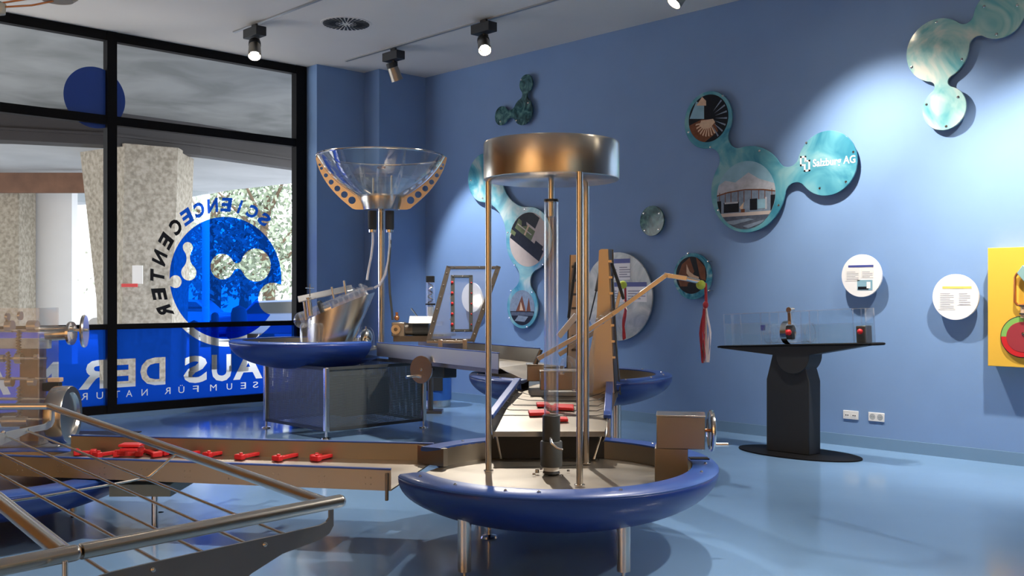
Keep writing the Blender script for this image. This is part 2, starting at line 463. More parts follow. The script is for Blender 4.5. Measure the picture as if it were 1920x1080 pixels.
# ================================================================== SETTING
def walls():
    X0, Y0 = -5.0, -5.0
    struct('floor', MB(FW).box(((X0+XW)/2, (Y0+YW+.2)/2, -.05), (XW-X0+.4, YW-Y0+.6, .1)), FLOOR)
    struct('ceiling', MB(FW).box(((X0+XW)/2, (Y0+YW+.2)/2, ZC+.06), (XW-X0+.4, YW-Y0+.6, .12)), CEIL)
    struct('wall_right', MB(FW).box((XW+.1, (Y0+YW)/2, ZC/2), (.2, YW-Y0+.8, ZC)), WALL)
    far = [(7.44, 11.5), (8.21, 11.5), (8.21, 11.15), (XW, 11.15), (XW, 12.1), (7.44, 12.1)]
    struct('wall_front', MB(FW).box((-1.45, YW, ZC/2), (7.2, .2, ZC)), ORANGE)
    struct('wall_far', MB(FW).prism(far, 0, ZC), WALL)
    struct('wall_back', MB(FW).box(((X0+XW)/2, Y0-.1, ZC/2), (XW-X0+.4, .2, ZC)), ORANGE)
    struct('reflect_panel_1', MB(FW).box((4.9, Y0+.03, 1.9), (7.6, .06, 3.8)), GREYW)  # unseen panel, added so the steel drum reflects a dark grey zone
    struct('wall_left', MB(FW).box((X0-.1, (Y0+YW)/2, ZC/2), (.2, YW-Y0+.4, ZC)), ORANGE)
    struct('baseboard_right', MB(FW).box((XW-.008, (Y0+11.15)/2, .055), (.016, 11.15-Y0, .11)), BASEB)
    struct('baseboard_far', MB(FW).prism([(7.43, 11.49), (8.20, 11.49), (8.20, 11.14), (9.0, 11.14), (9.0, 11.16), (8.22, 11.16), (8.22, 11.51), (7.43, 11.51)], 0, .11), BASEB)
    struct('trim_1', MB(FW).box(((2.15+7.44)/2, YW, .028), (7.44-2.15, .16, .056)), FLOOR)
walls()

# ---- glazed wall
def window():
    f = MB(FG); xs = [7.33, 4.79, 2.2]
    top = ZC
    for i, x in enumerate(xs):
        w = .16 if i == 0 else .115
        f.box((x if i else 7.355, (top+.055)/2, 0), (w, top-.055, .12))
    for z, h in ((.105, .10), (1.075, .062), (3.50, .105), (4.485, .11)):
        f.box((4.75, z, 0), (5.2, h, .10))
    o = struct('window_1', f, BLACK)
    for i in range(2):
        xa, xb = xs[i+1]+.05, xs[i]-.05
        for za, zb in ((.15, 1.05), (1.1, 3.46), (3.54, 4.44)):
            part('glass_pane', MB(FG).box(((xa+xb)/2, (za+zb)/2, -.012), (xb-xa, zb-za, .008)), GLASS, o)
window()
# ---- films and lettering stuck on the glass (read from the street, so mirrored from inside)
def flat(name, vs, fs, off, m, parent=None, F=FG):
    return make(name, MB(F).sheet([(x, y, off) for x, y in vs], fs), m, parent, smooth=False)
CX, CZ, CR = 6.30, 1.67, .78
def logo():
    t = thing('window_logo', (CX, YW-.004, CZ-CR), 'round blue logo film with molecule cut-outs under mirrored SCIENCE CENTER lettering on the glass', 'window sticker', rz=0, F=FW)
    def gc(px, py, r):
        u, v, k = gl(px, py); return (u, v, r*k)
    m1 = molecule([gc(417, 500, 24), gc(480, 497, 31)], [(0, 1, .035)])
    m2 = molecule([gc(352, 464, 10), gc(354, 511, 15)], [(0, 1, .022)])
    # disc, clipped where the right-hand cut-out bites its edge
    bite = gc(511, 560, 30); notch = gc(329, 528, 12)
    disc = []
    for i in range(180):
        g = 2*PI*i/180; p = (CX+CR*math.cos(g), CZ+CR*math.sin(g))
        ok = True
        for b in (bite, notch):
            if math.hypot(p[0]-b[0], p[1]-b[1]) < b[2]: ok = False
        if ok: disc.append((g, p))
        else: disc.append((g, None))
    loop = []
    i = 0
    while i < 180:
        g, p = disc[i]
        if p: loop.append(p); i += 1; continue
        j = i
        while j < 180 and disc[j][1] is None: j += 1
        mid = (CX+CR*math.cos(disc[(i+j)//2 % 180][0]), CZ+CR*math.sin(disc[(i+j)//2 % 180][0]))
        b = bite if math.hypot(mid[0]-bite[0], mid[1]-bite[1]) < bite[2]*1.2 else notch
        a0 = math.atan2(loop[-1][1]-b[1], loop[-1][0]-b[0])
        nxt = disc[j % 180][1]; a1 = math.atan2(nxt[1]-b[1], nxt[0]-b[0])
        inner = math.atan2(CZ-b[1], CX-b[0])
        d = (a1-a0) % (2*PI)
        if ((inner-a0) % (2*PI)) > d: d -= 2*PI
        for k in range(1, 14): loop.append((b[0]+b[2]*math.cos(a0+d*k/14), b[1]+b[2]*math.sin(a0+d*k/14)))
        i = j
    zc = 1.107
    up = [p for p in loop if p[1] > zc]
    vs, fs = fill2d([loop, m1, m2])
    part_flat = make('film_disc', MB(FG).sheet([(x, y, .002) for x, y in vs], fs), FILMB, t, smooth=False)
    s = 'SCIENCECENTER'
    for i, ch in enumerate(s):
        a = 56+11.75*i if i < 8 else 138.2+(i-7)*13.7
        g = math.radians(a); vs, fs = text2d(ch, 1, .045, .0)
        h = .18; w = .145 if ch != 'I' else .036
        if ch in 'NM': w = .15
        vs = fitbox(vs, w/2, -w/2, 0, h)
        vs = [(x-.18*(y-h/2)*-1, y) for x, y in vs]
        r = CR+.065; out = []
        for x, y in vs:
            # local up = outward, local x = to the right of the outward direction seen from inside
            ox, oy = math.cos(g), math.sin(g); rx, ry = math.sin(g), -math.cos(g)
            out.append((CX+ox*(r+y)+rx*x, CZ+oy*(r+y)+ry*x))
        o = make('letter', MB(FG).sheet([(x, y, .002) for x, y in out], fs), FILMX if i < 7 else FILMK, t, smooth=False)
        lbl(o, ('blue' if i < 7 else 'black')+' mirrored letter '+ch)
logo()
def band():
    L = []
    rect = [(2.2, .15), (7.28, .15), (7.28, 1.05), (2.2, 1.05)]
    # white ring segment around the logo's lower edge
    ri, ro = CR+.004, CR+.10
    a = math.asin((1.045-CZ)/ro); b = math.asin((1.045-CZ)/ri)
    ro_pts = [(CX+ro*math.cos(g), CZ+ro*math.sin(g)) for g in [(-PI-a)+(a-(-PI-a))*i/40 for i in range(41)]]
    ri_pts = [(CX+ri*math.cos(g), CZ+ri*math.sin(g)) for g in [b+((-PI-b)-b)*i/40 for i in range(41)]]
    L.append(ro_pts+ri_pts)
    def word(s, xa, xb, z0, z1, off=.02):
        vs, fs = text2d(s, 1, off); vs = fitbox(vs, xa, xb, z0, z1); fs2 = [f[::-1] for f in fs]
        L.extend(bloops(vs, fs2))
    z0, z1 = .355, .69
    for ch, pa, pb in (('A', 492, 437), ('U', 434, 397), ('S', 388, 344), ('D', 310, 263), ('E', 254, 217), ('R', 201, 147), ('N', 110, 52)):
        word(ch, gl(pa, 600)[0], gl(pb, 600)[0], z0-(.006 if ch in 'US' else 0), z1, .035)
    word('H', 7.19, 6.87, z0, z1, .035)
    x = gl(20, 600)[0]
    for ch in 'ATU': word(ch, x, x-.34, z0, z1, .035); x -= .42
    for ch, p in (('S', 479), ('E', 456), ('U', 430), ('M', 400), ('F', 367), ('\u00dc', 340), ('R', 314), ('N', 271), ('A', 242), ('T', 219), ('U', 187), ('R', 158)):
        u = gl(p, 600)[0]; w = .038 if ch != 'M' else .045
        word(ch, u+w, u-w, .235, .335 if ch == '\u00dc' else .315, .0)
    for ch, u in (('U', 6.98), ('M', 7.16)): word(ch, u+.038, u-.038, .235, .315, 0)
    vs, fs = fill2d([rect]+L)
    o = flat('window_film', vs, fs, .002, FILMD); tag(o, 'blue film band along the foot of the glass wall with mirrored HAUS DER NATUR lettering', 'window film')
    u, v, k = gl(178, 183)
    vs, fs = fill2d([circ(u, v, 57.5*k, 64)])
    o = flat('window_sticker', vs, fs, .002, mat('deep_blue_film', (.01, .06, .34), .4)); tag(o, 'plain dark blue round sticker high up on the glass, across the mullion', 'window sticker')
band()

# ================================================================== OUTSIDE
def outside():
    tag(make('pavement', MB(FC).box((-6, 24, -.13), (60, 22, .06)), PAVE), 'pale pavement in front of the glass wall', 'pavement')['kind'] = 'structure'
    tag(make('street', MB(FC).box((-6, 60, -.14), (120, 50, .06)), ROAD), 'grey street beyond the pavement', 'street')['kind'] = 'structure'
    near = [(-20, 8.2), (-8.6, 8.2), (-2.9, 13.9), (-2.5, 22), (-4.5, 20.6), (-5.8, 18.6), (-7.0, 17.3), (-8.6, 16.8), (-12, 16.5), (-20, 16.5)]
    s = make('concrete_soffit', MB(FC).prism(near, 4.62, 4.8), CONCW); s['kind'] = 'structure'; tag(s, 'grey concrete soffit just outside the upper glass', 'soffit')
    line = [(-2.6, 22.6), (-4.5, 20.6), (-5.8, 18.7), (-7.0, 17.4), (-8.6, 16.8), (-12, 16.5), (-20, 16.5)]
    b = MB(FC)
    for i in range(len(line)-1):
        (x0, y0), (x1, y1) = line[i], line[i+1]
        z0, z1 = 4.05, 4.7
        b.prism([(x0, y0), (x1, y1), (x1, y1+.5), (x0, y0+.5)], z0, z1)
        b.prism([(x0, y0-.06), (x1, y1-.06), (x1, y1), (x0, y0)], z0+.16, z0+.2)
    tag(make('roof_beam', b, BEAM), 'dark curved roof beam seen through the glass below the upper transom', 'beam')['kind'] = 'structure'
    farp = [(-20, 17), (-12, 17), (-8.6, 17.2), (-7, 17.8), (-4.5, 21), (-2.4, 22.8), (-4.8, 23.2), (-7, 25), (-9.5, 28), (-20, 32)]
    s = make('concrete_soffit', MB(FC).prism(farp, 4.06, 4.3), CONCL); s['kind'] = 'structure'; tag(s, 'lighter concrete soffit beyond the dark beam', 'soffit')
    # big faceted pillar
    d = 18.0
    def q(px, w=0): return lat(px, d)
    m = MB(FC); rings = []
    for zz, l, c, r in ((-.1, 172, 245, 314), (1.4, 165, 248, 320), (4.1, 134, 252, 331)):
        rings.append([(q(l), d+.35, zz), (q(c), d-.45, zz), (q(r), d+.1, zz), (q(r)-.1, d+1.3, zz), (q(l)+.2, d+1.4, zz)])
    vs = [p for r_ in rings for p in r_]
    fs = [(k*5+i, k*5+(i+1) % 5, (k+1)*5+(i+1) % 5, (k+1)*5+i) for k in range(2) for i in range(5)]+[(4, 3, 2, 1, 0), (10, 11, 12, 13, 14)]
    tag(make('concrete_pillar', m.sheet(vs, fs), CONC, smooth=False), 'massive rough concrete pillar just outside the glass, flaring towards the top', 'pillar')
    d2 = 22
    tag(make('concrete_pillar', MB(FC).box((lat(-10, d2), d2, 2), (lat(52, d2)-lat(-72, d2), .8, 4.2)), CONC, bev=.03), 'rough concrete pier outside at the far left edge of the glass', 'pillar')
    w = MB(FC).box((lat(93, d2+.5), d2+.6, 2), (lat(137, d2)-lat(48, d2), .3, 4.2))
    tag(make('rendered_wall', w, RENDERW), 'white rendered wall panel between the two concrete pillars outside', 'wall')
    tag(make('fascia_board', MB(FC).box((lat(60, 21), 21, zat(343, 21)), (2.6, .1, .42)), RUST), 'rusty brown fascia board above the white wall outside', 'fascia')
    t = thing('wall_sign', pc(245, 545, 17.2), 'small white notice with red stripe on the concrete pillar outside', 'sign')
    part('panel', MB(FC).box(pc(258, 515, 17.45), (.18, .02, .32)), WHITE, t)
    part('stripe', MB(FC).box(pc(243, 535, 17.44), (.28, .02, .06)), RED, t)
    # lamp post and bollards
    dd = 30
    t = thing('lamp_post', (lat(386, dd), dd, -.1), 'pale grey post standing by the street behind the logo film', 'post')
    part('pole', MB(FC).cyl((lat(386, dd), dd, -.1), (lat(386, dd), dd, 5.5), .11), RENDERW, t)
    part('base', MB(FC).cyl((lat(386, dd), dd, -.1), (lat(386, dd), dd, .5), .16), DSTEEL, t)
    for i, (px, top, dd, r, w) in enumerate(((364, 600, 19, .085, 'leftmost dark bollard outside behind the blue film'), (403, 585, 21, .08, 'middle dark bollard outside behind the blue film'), (448, 572, 20.5, .16, 'thick round-topped dark bollard outside beside the basin'))):
        x = lat(px, dd); z1 = zat(top, dd)
        tag(make('bollard', MB(FC).lathe([(r*1.2, -.1), (r*1.2, 0), (r, .02), (r, z1-r), (r*.8, z1-r*.4), (0, z1)], (x, dd, 0), 20), mat('bollard_grey', (.10, .105, .11), .6)), w, 'bollard')
    # cars
    def car(px, d, L, paint, label, flip=1):
        x = lat(px, d); H_ = 1.45
        t = thing('car', (x, d, -.1), label, 'car', 'cars parked along the street')
        prof = [(-.5, .18), (-.5, .45), (-.46, .56), (-.28, .62), (-.17, .93), (.18, .97), (.34, .66), (.48, .58), (.5, .4), (.5, .18)]
        F = FC @ Matrix(((1, 0, 0, x), (0, 0, -1, d), (0, 1, 0, -.1), (0, 0, 0, 1)))
        pl = [(a*L*flip, b*H_) for a, b in prof]
        part('body', MB(F).prism(pl, -.85, .85), paint, t, bev=.05)
        gp = [(-.25*L*flip, .64*H_), (-.155*L*flip, .89*H_), (.17*L*flip, .92*H_), (.29*L*flip, .67*H_)]
        part('window', MB(F).prism(gp, -.86, .87), CARG, t)
        for s_ in (-.31, .31):
            part('wheel', MB(FC).cyl((x+s_*L, d-.9, .22), (x+s_*L, d+.9, .22), .33, 20), TYRE, t)
    car(528, 34, 4.2, CARB, 'dark blue car parked in the street right of the logo film')
    car(345, 38, 4.6, CARS, 'silver car in the street behind the logo, left of the post', -1)
    car(262, 41, 4.6, CARS, 'silver car hidden mostly by the concrete pillar')
    # trees
    def tree(px, d, top, rad, n, label, seed):
        rr = random.Random(seed); x = lat(px, d)
        t = thing('tree', (x, d, -.1), label, 'tree', 'trees across the street')
        tr = MB(FC).tube([(x, d, -.1), (x+.1, d, 1.8), (x-.15, d, 3.4), (x+.2, d, top*.8)], [.28, .22, .16, .05], 10)
        for k in range(6):
            a = k*1.1; tr.tube([(x, d, 2.2+k*.4), (x+math.cos(a)*rad*.6, d+math.sin(a)*rad*.6, 3.6+k*.5)], [.09, .03], 6)
        part('trunk', tr, BARK, t)
        lv = MB(FC); cl = [(rr.uniform(-1, 1)*rad*.75, rr.uniform(-1, 1)*rad*.6, rr.uniform(1.9, top-.8)) for _ in range(26)]
        for _ in range(n):
            c = rr.choice(cl); s_ = rr.uniform(.08, .17)
            p = Vector((x+c[0]+rr.gauss(0, .55), d+c[1]+rr.gauss(0, .5), c[2]+rr.gauss(0, .5)))
            if p.z < 1: continue
            a = Vector((rr.gauss(0, 1), rr.gauss(0, 1), rr.gauss(0, 1))).normalized(); b_ = a.orthogonal().normalized()
            lv.add([p-a*s_, p+b_*s_*.5, p+a*s_, p-b_*s_*.5], [(0, 1, 2, 3)])
        part('foliage', lv, LEAF, t, smooth=False)
    tree(400, 40, 8.0, 3.2, 2300, 'leafy tree across the street behind the left of the logo', 1)
    tree(500, 36, 7.6, 2.8, 2300, 'leafy tree across the street by the right window frame', 2)
    tree(300, 46, 8.5, 3.4, 1700, 'leafy tree far behind the concrete pillar', 3)
    tree(455, 50, 9.5, 4, 1900, 'tallest leafy tree between the two nearer ones', 4)
    t = tag(make('street_wall', MB(FC).box((-16, 66, 1.6), (60, .4, 3.4)), RENDERW), 'low pale building far across the street', 'building')
outside()

# ================================================================== CEILING FITTINGS
def track(x, ya, yb, label):
    t = MB(FW).box((x, (ya+yb)/2, ZC-.008), (.035, yb-ya, .016))
    return tag(make('light_track', t, mat('track_grey', (.35, .35, .35), .4, .5)), label, 'light track')
track(7.6, -3, 11.05, 'thin grey lighting track running along the ceiling beside the right wall')
track(2.6, -3, 4.2, 'thin grey lighting track above the viewer')
track(-.6, -3, 4.2, 'thin grey lighting track left of the viewer')
track(5.82, -3, 10.75, 'thin grey lighting track nearer the windows, its lamp over the glass wall')
def spot_fixture(x, y, aim, power, label, ang=55, blend=.9, lit=LAMP, group='spotlights on the ceiling tracks', rot=0, col=(1, .93, .84)):
    t = thing('track_spotlight', (x, y, ZC-.30), label, 'spotlight', group, rz=0, F=FW)
    F = Matrix.Translation((x, y, 0)) @ Matrix.Rotation(rot, 4, 'Z')
    a = part('adapter', MB(F).box((0, 0, ZC-.115), (.13, .30, .105)).box((0, 0, ZC-.045), (.03, .1, .06)), BLACKM, t, bev=.006)
    part('stem', MB(F).cyl((0, 0, ZC-.16), (0, 0, ZC-.25), .012, 10).box((.05, 0, ZC-.24), (.008, .03, .13)).box((.025, 0, ZC-.18), (.05, .03, .008)), DSTEEL, t)
    c = Vector((x, y, ZC-.28)); d = (Vector(aim)-c).normalized()
    Fh = frame(c, d.orthogonal(), d)
    h = part('lamp_head', MB(Fh).lathe([(.058, -.085), (.062, -.08), (.066, -.03), (.074, .12), (.076, .14), (.068, .14), (.060, .10), (.0, .098)], n=28), STEELR, t)
    part('rear_ring', MB(Fh).lathe([(.0, -.092), (.064, -.09), (.068, -.075), (.070, -.03), (.067, -.028)], n=28), BLACKM, h)
    part('bulb', MB(Fh).lathe([(0, .108), (.045, .108), (.045, .10)], n=24), lit, h)
    l = add_spot('spot_beam', c+d*.15, aim, power, ang, blend, col)
    l.parent = t; l.matrix_parent_inverse = t.matrix_world.inverted()
def fixtures():
    S = spot_fixture
    S(5.80, 10.24, (4.5, 8.0, .3), 260, 'lit spotlight nearest the glass wall, on the left track', 60)
    S(7.62, 10.05, (XW, 10.0, 1.2), 220, 'spotlight at the track end in the far corner, turned to the wall', 52, .55, LAMPD, col=(.95, .96, 1))
    S(7.55, 8.30, (5.3, 5.2, .3), 300, 'brightly lit spotlight on the right track, second from its far end', 62)
    # unseen spots: right-wall pair and chute spot inferred from light, others added fill
    for i, (x, y, aim, p, ang) in enumerate((
        (7.6, 4.7, (XW, 4.0, 1.4), 260, 92),
        (7.6, 2.6, (XW, 2.9, 1.5), 330, 74),
        (7.6, 5.62, (5.2, 7.0, .6), 130, 55),
        (5.82, 6.8, (7.2, 8.2, .6), 260, 60),
        (5.82, 3.6, (4.2, 4.2, .4), 190, 62),
        (5.82, 1.2, (3.6, 2.6, .8), 240, 60),
        (5.82, -1.5, (1, -4.9, 2), 420, 75),
        (7.6, -.5, (6, 2.4, 0), 240, 65),
        (5.82, 5.3, (4.6, 8.6, .8), 260, 60),
        (2.6, -1.0, (0, -4.9, 1.6), 500, 90),
        (-.6, 2.0, (-4.9, 2.4, 1.8), 950, 100),
        (2.6, 3.4, (1.8, 6.6, .2), 260, 70))):
        S(x, y, aim, p, ['spotlight above the right wall near the pale molecule panels', 'spotlight on the right track over the yellow board', 'spotlight on the right track aimed back over the chute', 'added fill spotlight on the left track aimed at the ribbon levers', 'added fill spotlight on the left track over the front basin', 'added fill spotlight on the left track over the tube railing', 'added fill spotlight at the left track washing the rear wall', 'added fill spotlight on the right track nearest the rear wall', 'added fill spotlight on the left track over the long trough', 'added fill spotlight behind the viewer washing the rear wall', 'added fill spotlight behind the viewer washing the orange side wall', 'added fill spotlight over the left end of the long trough'][i], ang)
fixtures()
def vent():
    x, y, z = FC @ Vector(pz(649, 44, ZC))
    t = thing('ceiling_vent', (x, y, ZC-.012), 'round ceiling air vent with radial slots between the spotlights', 'vent', rz=0, F=FW)
    part('plate', MB(FW).lathe([(0, -.006), (.285, -.006), (.29, 0), (0, 0)], (x, y, ZC), 48), CEIL, t)
    m = MB(FW)
    for k in range(32):
        a = 2*PI*k/32; r0 = .05 if k % 4 == 0 else (.085 if k % 2 == 0 else .12)
        F = Matrix.Translation((x, y, ZC-.009)) @ Matrix.Rotation(a, 4, 'Z')
        m.prism([(r0, -.006), (.262, -.014), (.262, .014), (r0, .006)], -.002, .002, F)
    part('slots', m, BLACKM, t)
vent()
def hanging():
    d = 6.0
    t = thing('hanging_mobile', pc(100, 2, d), 'tan wooden disc on thin curved orange rods hanging at the top left corner', 'mobile')
    part('disc', MB(FC).lathe([(0, -.02), (.09, -.02), (.115, .0), (.09, .02), (0, .02)], pc(108, -5, d), 28), mat('tan_wood', (.45, .34, .2), .5), t)
    part('rod', MB(FC).tube([pc(-40, 16, d), pc(0, 6, d), pc(40, 0, d), pc(90, -8, d)], .006, 8), COPPER, t)
    part('rod', MB(FC).tube([pc(-40, 10, d), pc(10, 13, d), pc(60, 10, d), pc(100, 2, d)], .006, 8), COPPER, t)
    part('end_knob', MB(FC).lathe([(0, -.05), (.03, -.04), (.035, .02), (0, .04)], pc(0, 14, d), 16), mat('pale_wood', (.5, .5, .42), .5), t)
    part('cord', MB(FC).cyl(pc(108, -5, d), (lat(108, d), d, ZC), .003, 6), WIRE, t)
hanging()

# ================================================================== RIGHT WALL PANELS
def wcs(lst, off=.06): return [(lambda u, v, k: (u, v, r*k))(*wl(px, py, off)) for px, py, r in lst]
def screws(t, pts, off=.075):
    for px, py in pts:
        u, v, k = wl(px, py, off)
        part('screw', MB(FR).lathe([(0, .0), (.012, .0), (.013, .004), (.008, .010), (0, .011)], (u, v, off-.002), 12).cyl((u, v, 0), (u, v, off-.004), .006, 8), CHROME, t)
def picture(t, c, base, layers, off):
    u, v, r = c
    m = MB(FR).prism(circ(u, v, r, 48), off, off+.002)
    mats = [base]
    for k, (poly, mm) in enumerate(layers):
        if mm not in mats: mats.append(mm)
        p = clipc([(u+x*r, v+y*r) for x, y in poly], u, v, r*.995)
        if len(p) > 2: m.add([(a, b, off+.0022+.00012*k) for a, b in p], [list(range(len(p)))], mats.index(mm))
    return part('photo_print', m, mats, t, smooth=False)
def rc(x0, x1, y0, y1): return [(x0, y0), (x1, y0), (x1, y1), (x0, y1)]
def molpanel(name, lst, edges, m, label, scr, pics=(), off=.05, th=.018):
    cs = wcs(lst, off+th)
    u, v, _ = cs[0]
    t = thing(name, FR @ Vector((sum(c[0] for c in cs)/len(cs), min(c[1]-c[2] for c in cs), .05)), label, 'wall panel', rz=0, F=FW)
    out = molecule(cs, edges) if edges else circ(*cs[0], 64)
    part('plate', MB(FR).prism(out, off, off+th), m, t, bev=.003)
    screws(t, scr, off+th)
    for c, base, lay in pics: picture(t, wcs([c], off+th)[0], base, lay, off+th)
    return t
def panels():
    molpanel('molecule_panel', [(986, 157, 17.5), (980, 209, 25.5), (940, 217, 18)], [(0, 1, .045), (1, 2, .05)], TEALD,
             'small dark green three-disc molecule panel high on the wall above the steel drum', [(977, 150), (990, 193), (968, 226), (938, 228)])
    # aerial photo panel
    def turn(p, a=-.55): return [(x*math.cos(a)-y*math.sin(a), x*math.sin(a)+y*math.cos(a)) for x, y in p]
    aer = [(turn(rc(-1.2, .1, .5, .95)), DARKP), (turn(rc(-1.2, -.62, -.2, .5)), DARKP), (turn(rc(-.9, .9, -.42, .02)), DARKP),
           (turn(rc(-.85, .15, .02, .42)), GREENP), (turn(rc(-.8, .05, .20, .24)), SKIN1), (turn(rc(-.3, -.22, .04, .45)), BONEP), (turn(rc(.35, .8, -.1, .15)), DARKP), (rc(-.35, -.1, .5, 1), DARKP), (turn(rc(-1.1, -.7, -.25, -.1)), GREENP)]
    ship = [(rc(-1, 1, -1, -.2), DARKP), ([(-.5, -.2), (.3, -.2), (0, .7)], BROWNP), ([(-.2, -.15), (.1, -.15), (-.1, .35)], BONEP), ([(.35, -.2), (.7, -.2), (.55, .6)], BROWNP), (rc(-.9, .9, -.45, -.25), WATP), ([(-.6, -.75), (.2, -.8), (.5, -.5), (-.3, -.45)], WINP)]
    molpanel('molecule_panel', [(908, 333, 46), (991, 449, 61), (979, 575, 41)], [(0, 1, .13), (1, 2, .10)], TEAL,
             'tall turquoise molecule panel with an aerial town photo behind the central clear tube', [(883, 338), (905, 372), (984, 392), (952, 436), (965, 497), (1018, 496), (958, 545), (998, 548), (955, 596), (988, 613)],
             [((991, 449, 51), SKIN1, aer), ((979, 577, 33), WINP, ship)])
    fan = [([(0, -.1)]+[(math.cos(a)*1.3, -.1+math.sin(a)*1.3) for a in (-1.2, -.4, .4, 1.2, 1.9)], DARKP), ([(-1, -.2), (-.3, .0), (.3, -.1), (.5, -.6), (-.2, -1), (-.9, -.9)], BROWNP)]
    for k in range(9):
        a = PI*1.05+k*.25; fan.append(([(.0+.28*math.cos(a-.06), -.12+.28*math.sin(a-.06)), (.62*math.cos(a-.09), -.12+.62*math.sin(a-.09)), (.66*math.cos(a+.02), -.12+.66*math.sin(a+.02)), (.28*math.cos(a+.10), -.12+.28*math.sin(a+.10))], BONEP))
    fan.append(([(-.35, -.05), (.25, -.05), (.35, -.2), (.1, -.42), (-.25, -.42), (-.45, -.25)], BONEP))
    fan.append(([(-.95, .1), (-.2, .0), (-.2, .55), (-.6, .8)], SKYP))
    fan.append(([(-.6, .62), (-.1, .55), (-.1, .75), (-.3, .95)], BONEP))
    for k in range(7):
        a = -1.0+k*.3; fan.append(([(.35*math.cos(a), .35*math.sin(a)), (.95*math.cos(a-.05), .95*math.sin(a-.05)), (.95*math.cos(a+.03), .95*math.sin(a+.03))], WINP))
    dam = [([(-1, .12), (-.75, .3), (-.5, .26), (-.1, .45), (.3, .40), (.6, .3), (1, .12), (1, -.1), (-1, -.1)], SNOWP), ([(-1.2, .2), (-.7, .48), (-.35, .4), (.1, .66), (.45, .45), (1.2, .2), (1.2, .1), (-1.2, .1)], SNOWP),
           ([(-1.2, .0), (-.6, .12), (0, .17), (.6, .12), (1.2, .02), (1.2, -.5), (-1.2, -.5)], WINP), (rc(-1.2, 1.2, -.62, -.5), SKIN1), (rc(-1.2, 1.2, -1.2, -.6), WATP)]
    for x in (-.9, -.7, -.5, -.25, -.05, .2, .45, .65, .88): dam.append((rc(x-.012, x+.012, -.2, .13), BROWNP))
    dam += [([(-1.2, -.02), (-.6, .10), (0, .15), (.6, .10), (1.2, .0), (1.2, .03), (.6, .14), (0, .18), (-.6, .14), (-1.2, .02)], BROWNP),
            (rc(-1, -.84, -.5, -.12), DARKP), (rc(-.75, -.22, -.48, -.18), DARKP), (rc(-.72, -.25, -.22, -.17), SNOWP), (rc(.15, .4, -.45, -.12), DARKP), (rc(.4, .66, -.42, -.15), SKYP), (rc(.66, .72, -.45, -.1), SNOWP), (rc(.84, 1, -.5, -.05), DARKP), ([(-.2, -.35), (-.1, -.48), (-.05, -.2)], BONEP), (rc(-.15, -.02, -.5, -.4), BROWNP),
            ([(-.8, -.75), (.1, -.68), (.3, -.72), (-.4, -.85)], WINP), ([(-.1, -.9), (.6, -.75), (.7, -.8), (.1, -.97)], WINP)]
    t = molpanel('molecule_panel', [(1327, 225, 53.5), (1401, 355, 81), (1550, 306, 61)], [(0, 1, .085), (1, 2, .085)], TEALM,
             'large turquoise molecule panel with dam photo and white company lettering on its right disc', [(1291, 248), (1355, 180), (1332, 276), (1424, 283), (1347, 394), (1460, 385), (1512, 268), (1600, 285), (1537, 353), (1586, 341)],
             [((1328, 222, 44.5), DARKP, fan), ((1398, 366, 64), SKYP, dam)])
    # lettering
    u0, v0, k0 = wl(1524, 307, .07); u1, v1, _ = wl(1604, 304, .07)
    vs, fs = text2d('Salzburg AG', 1, .018, align='LEFT')
    h = 17*k0; vs = fitbox(vs, u0, u1, v0-h*.62, v0+h*.48)
    part('lettering', MB(FR).sheet([(x, y, .0705) for x, y in vs], fs), PAPER, t, smooth=False)
    ua, va, _ = wl(1500, 308, .07); ub, _, _ = wl(1519, 308, .07); w = ub-ua; hh = .078
    lg = MB(FR)
    def rr(x0, x1, y0, y1): lg.add([(ua+x0*w, va+y0*hh, .0705), (ua+x1*w, va+y0*hh, .0705), (ua+x1*w, va+y1*hh, .0705), (ua+x0*w, va+y1*hh, .0705)], [(0, 1, 2, 3)])
    rr(0, .17, -.25, 1); rr(0, .62, .78, 1); rr(0, .35, -.25, -.02); rr(.83, 1, -1, .45); rr(.38, 1, -1, -.78); rr(.55, 1, .22, .45); rr(.45, .62, .22, 1); rr(.38, .55, -1, -.05)
    part('emblem', lg, PAPER, t, smooth=False)
    molpanel('molecule_panel', [(1757, 94, 59), (1873, 25, 47), (1770, 203, 41)], [(0, 1, .075), (0, 2, .06)], TEALP,
             'pale turquoise three-disc molecule panel without photos at the upper right', [(1756, 42), (1709, 126), (1803, 111), (1845, 12), (1868, 64), (1907, 10), (1737, 196), (1796, 182), (1774, 237)])
    molpanel('disc_panel', [(1222, 414, 28.5)], None, TEALD, 'small round dark green plain disc on the wall, below the big molecule panel', [(1207, 400), (1236, 400), (1209, 432), (1235, 430)])
    horn = [([(-.9, -.1), (-.6, .6), (-.1, .95), (.2, .2), (-.2, -.6), (-.7, -.6)], BROWNP), ([(-.3, .6), (-.1, .2), (.2, 0), (.5, -.1), (.5, -.25), (0, -.2), (-.3, .1)], BONEP), ([(.3, 1), (.9, .4), (.95, -.3), (.6, -.2)], BROWNP), ([(-.2, -.4), (.6, -.35), (.3, -.9), (-.3, -.8)], DARKP)]
    molpanel('disc_panel', [(1298, 518, 43.5)], None, TEALB, 'round teal-edged photo disc behind the tennis ball lever', [(1266, 520), (1328, 490), (1330, 545), (1290, 475)], [((1296, 516, 35), DARKP, horn)])
panels()
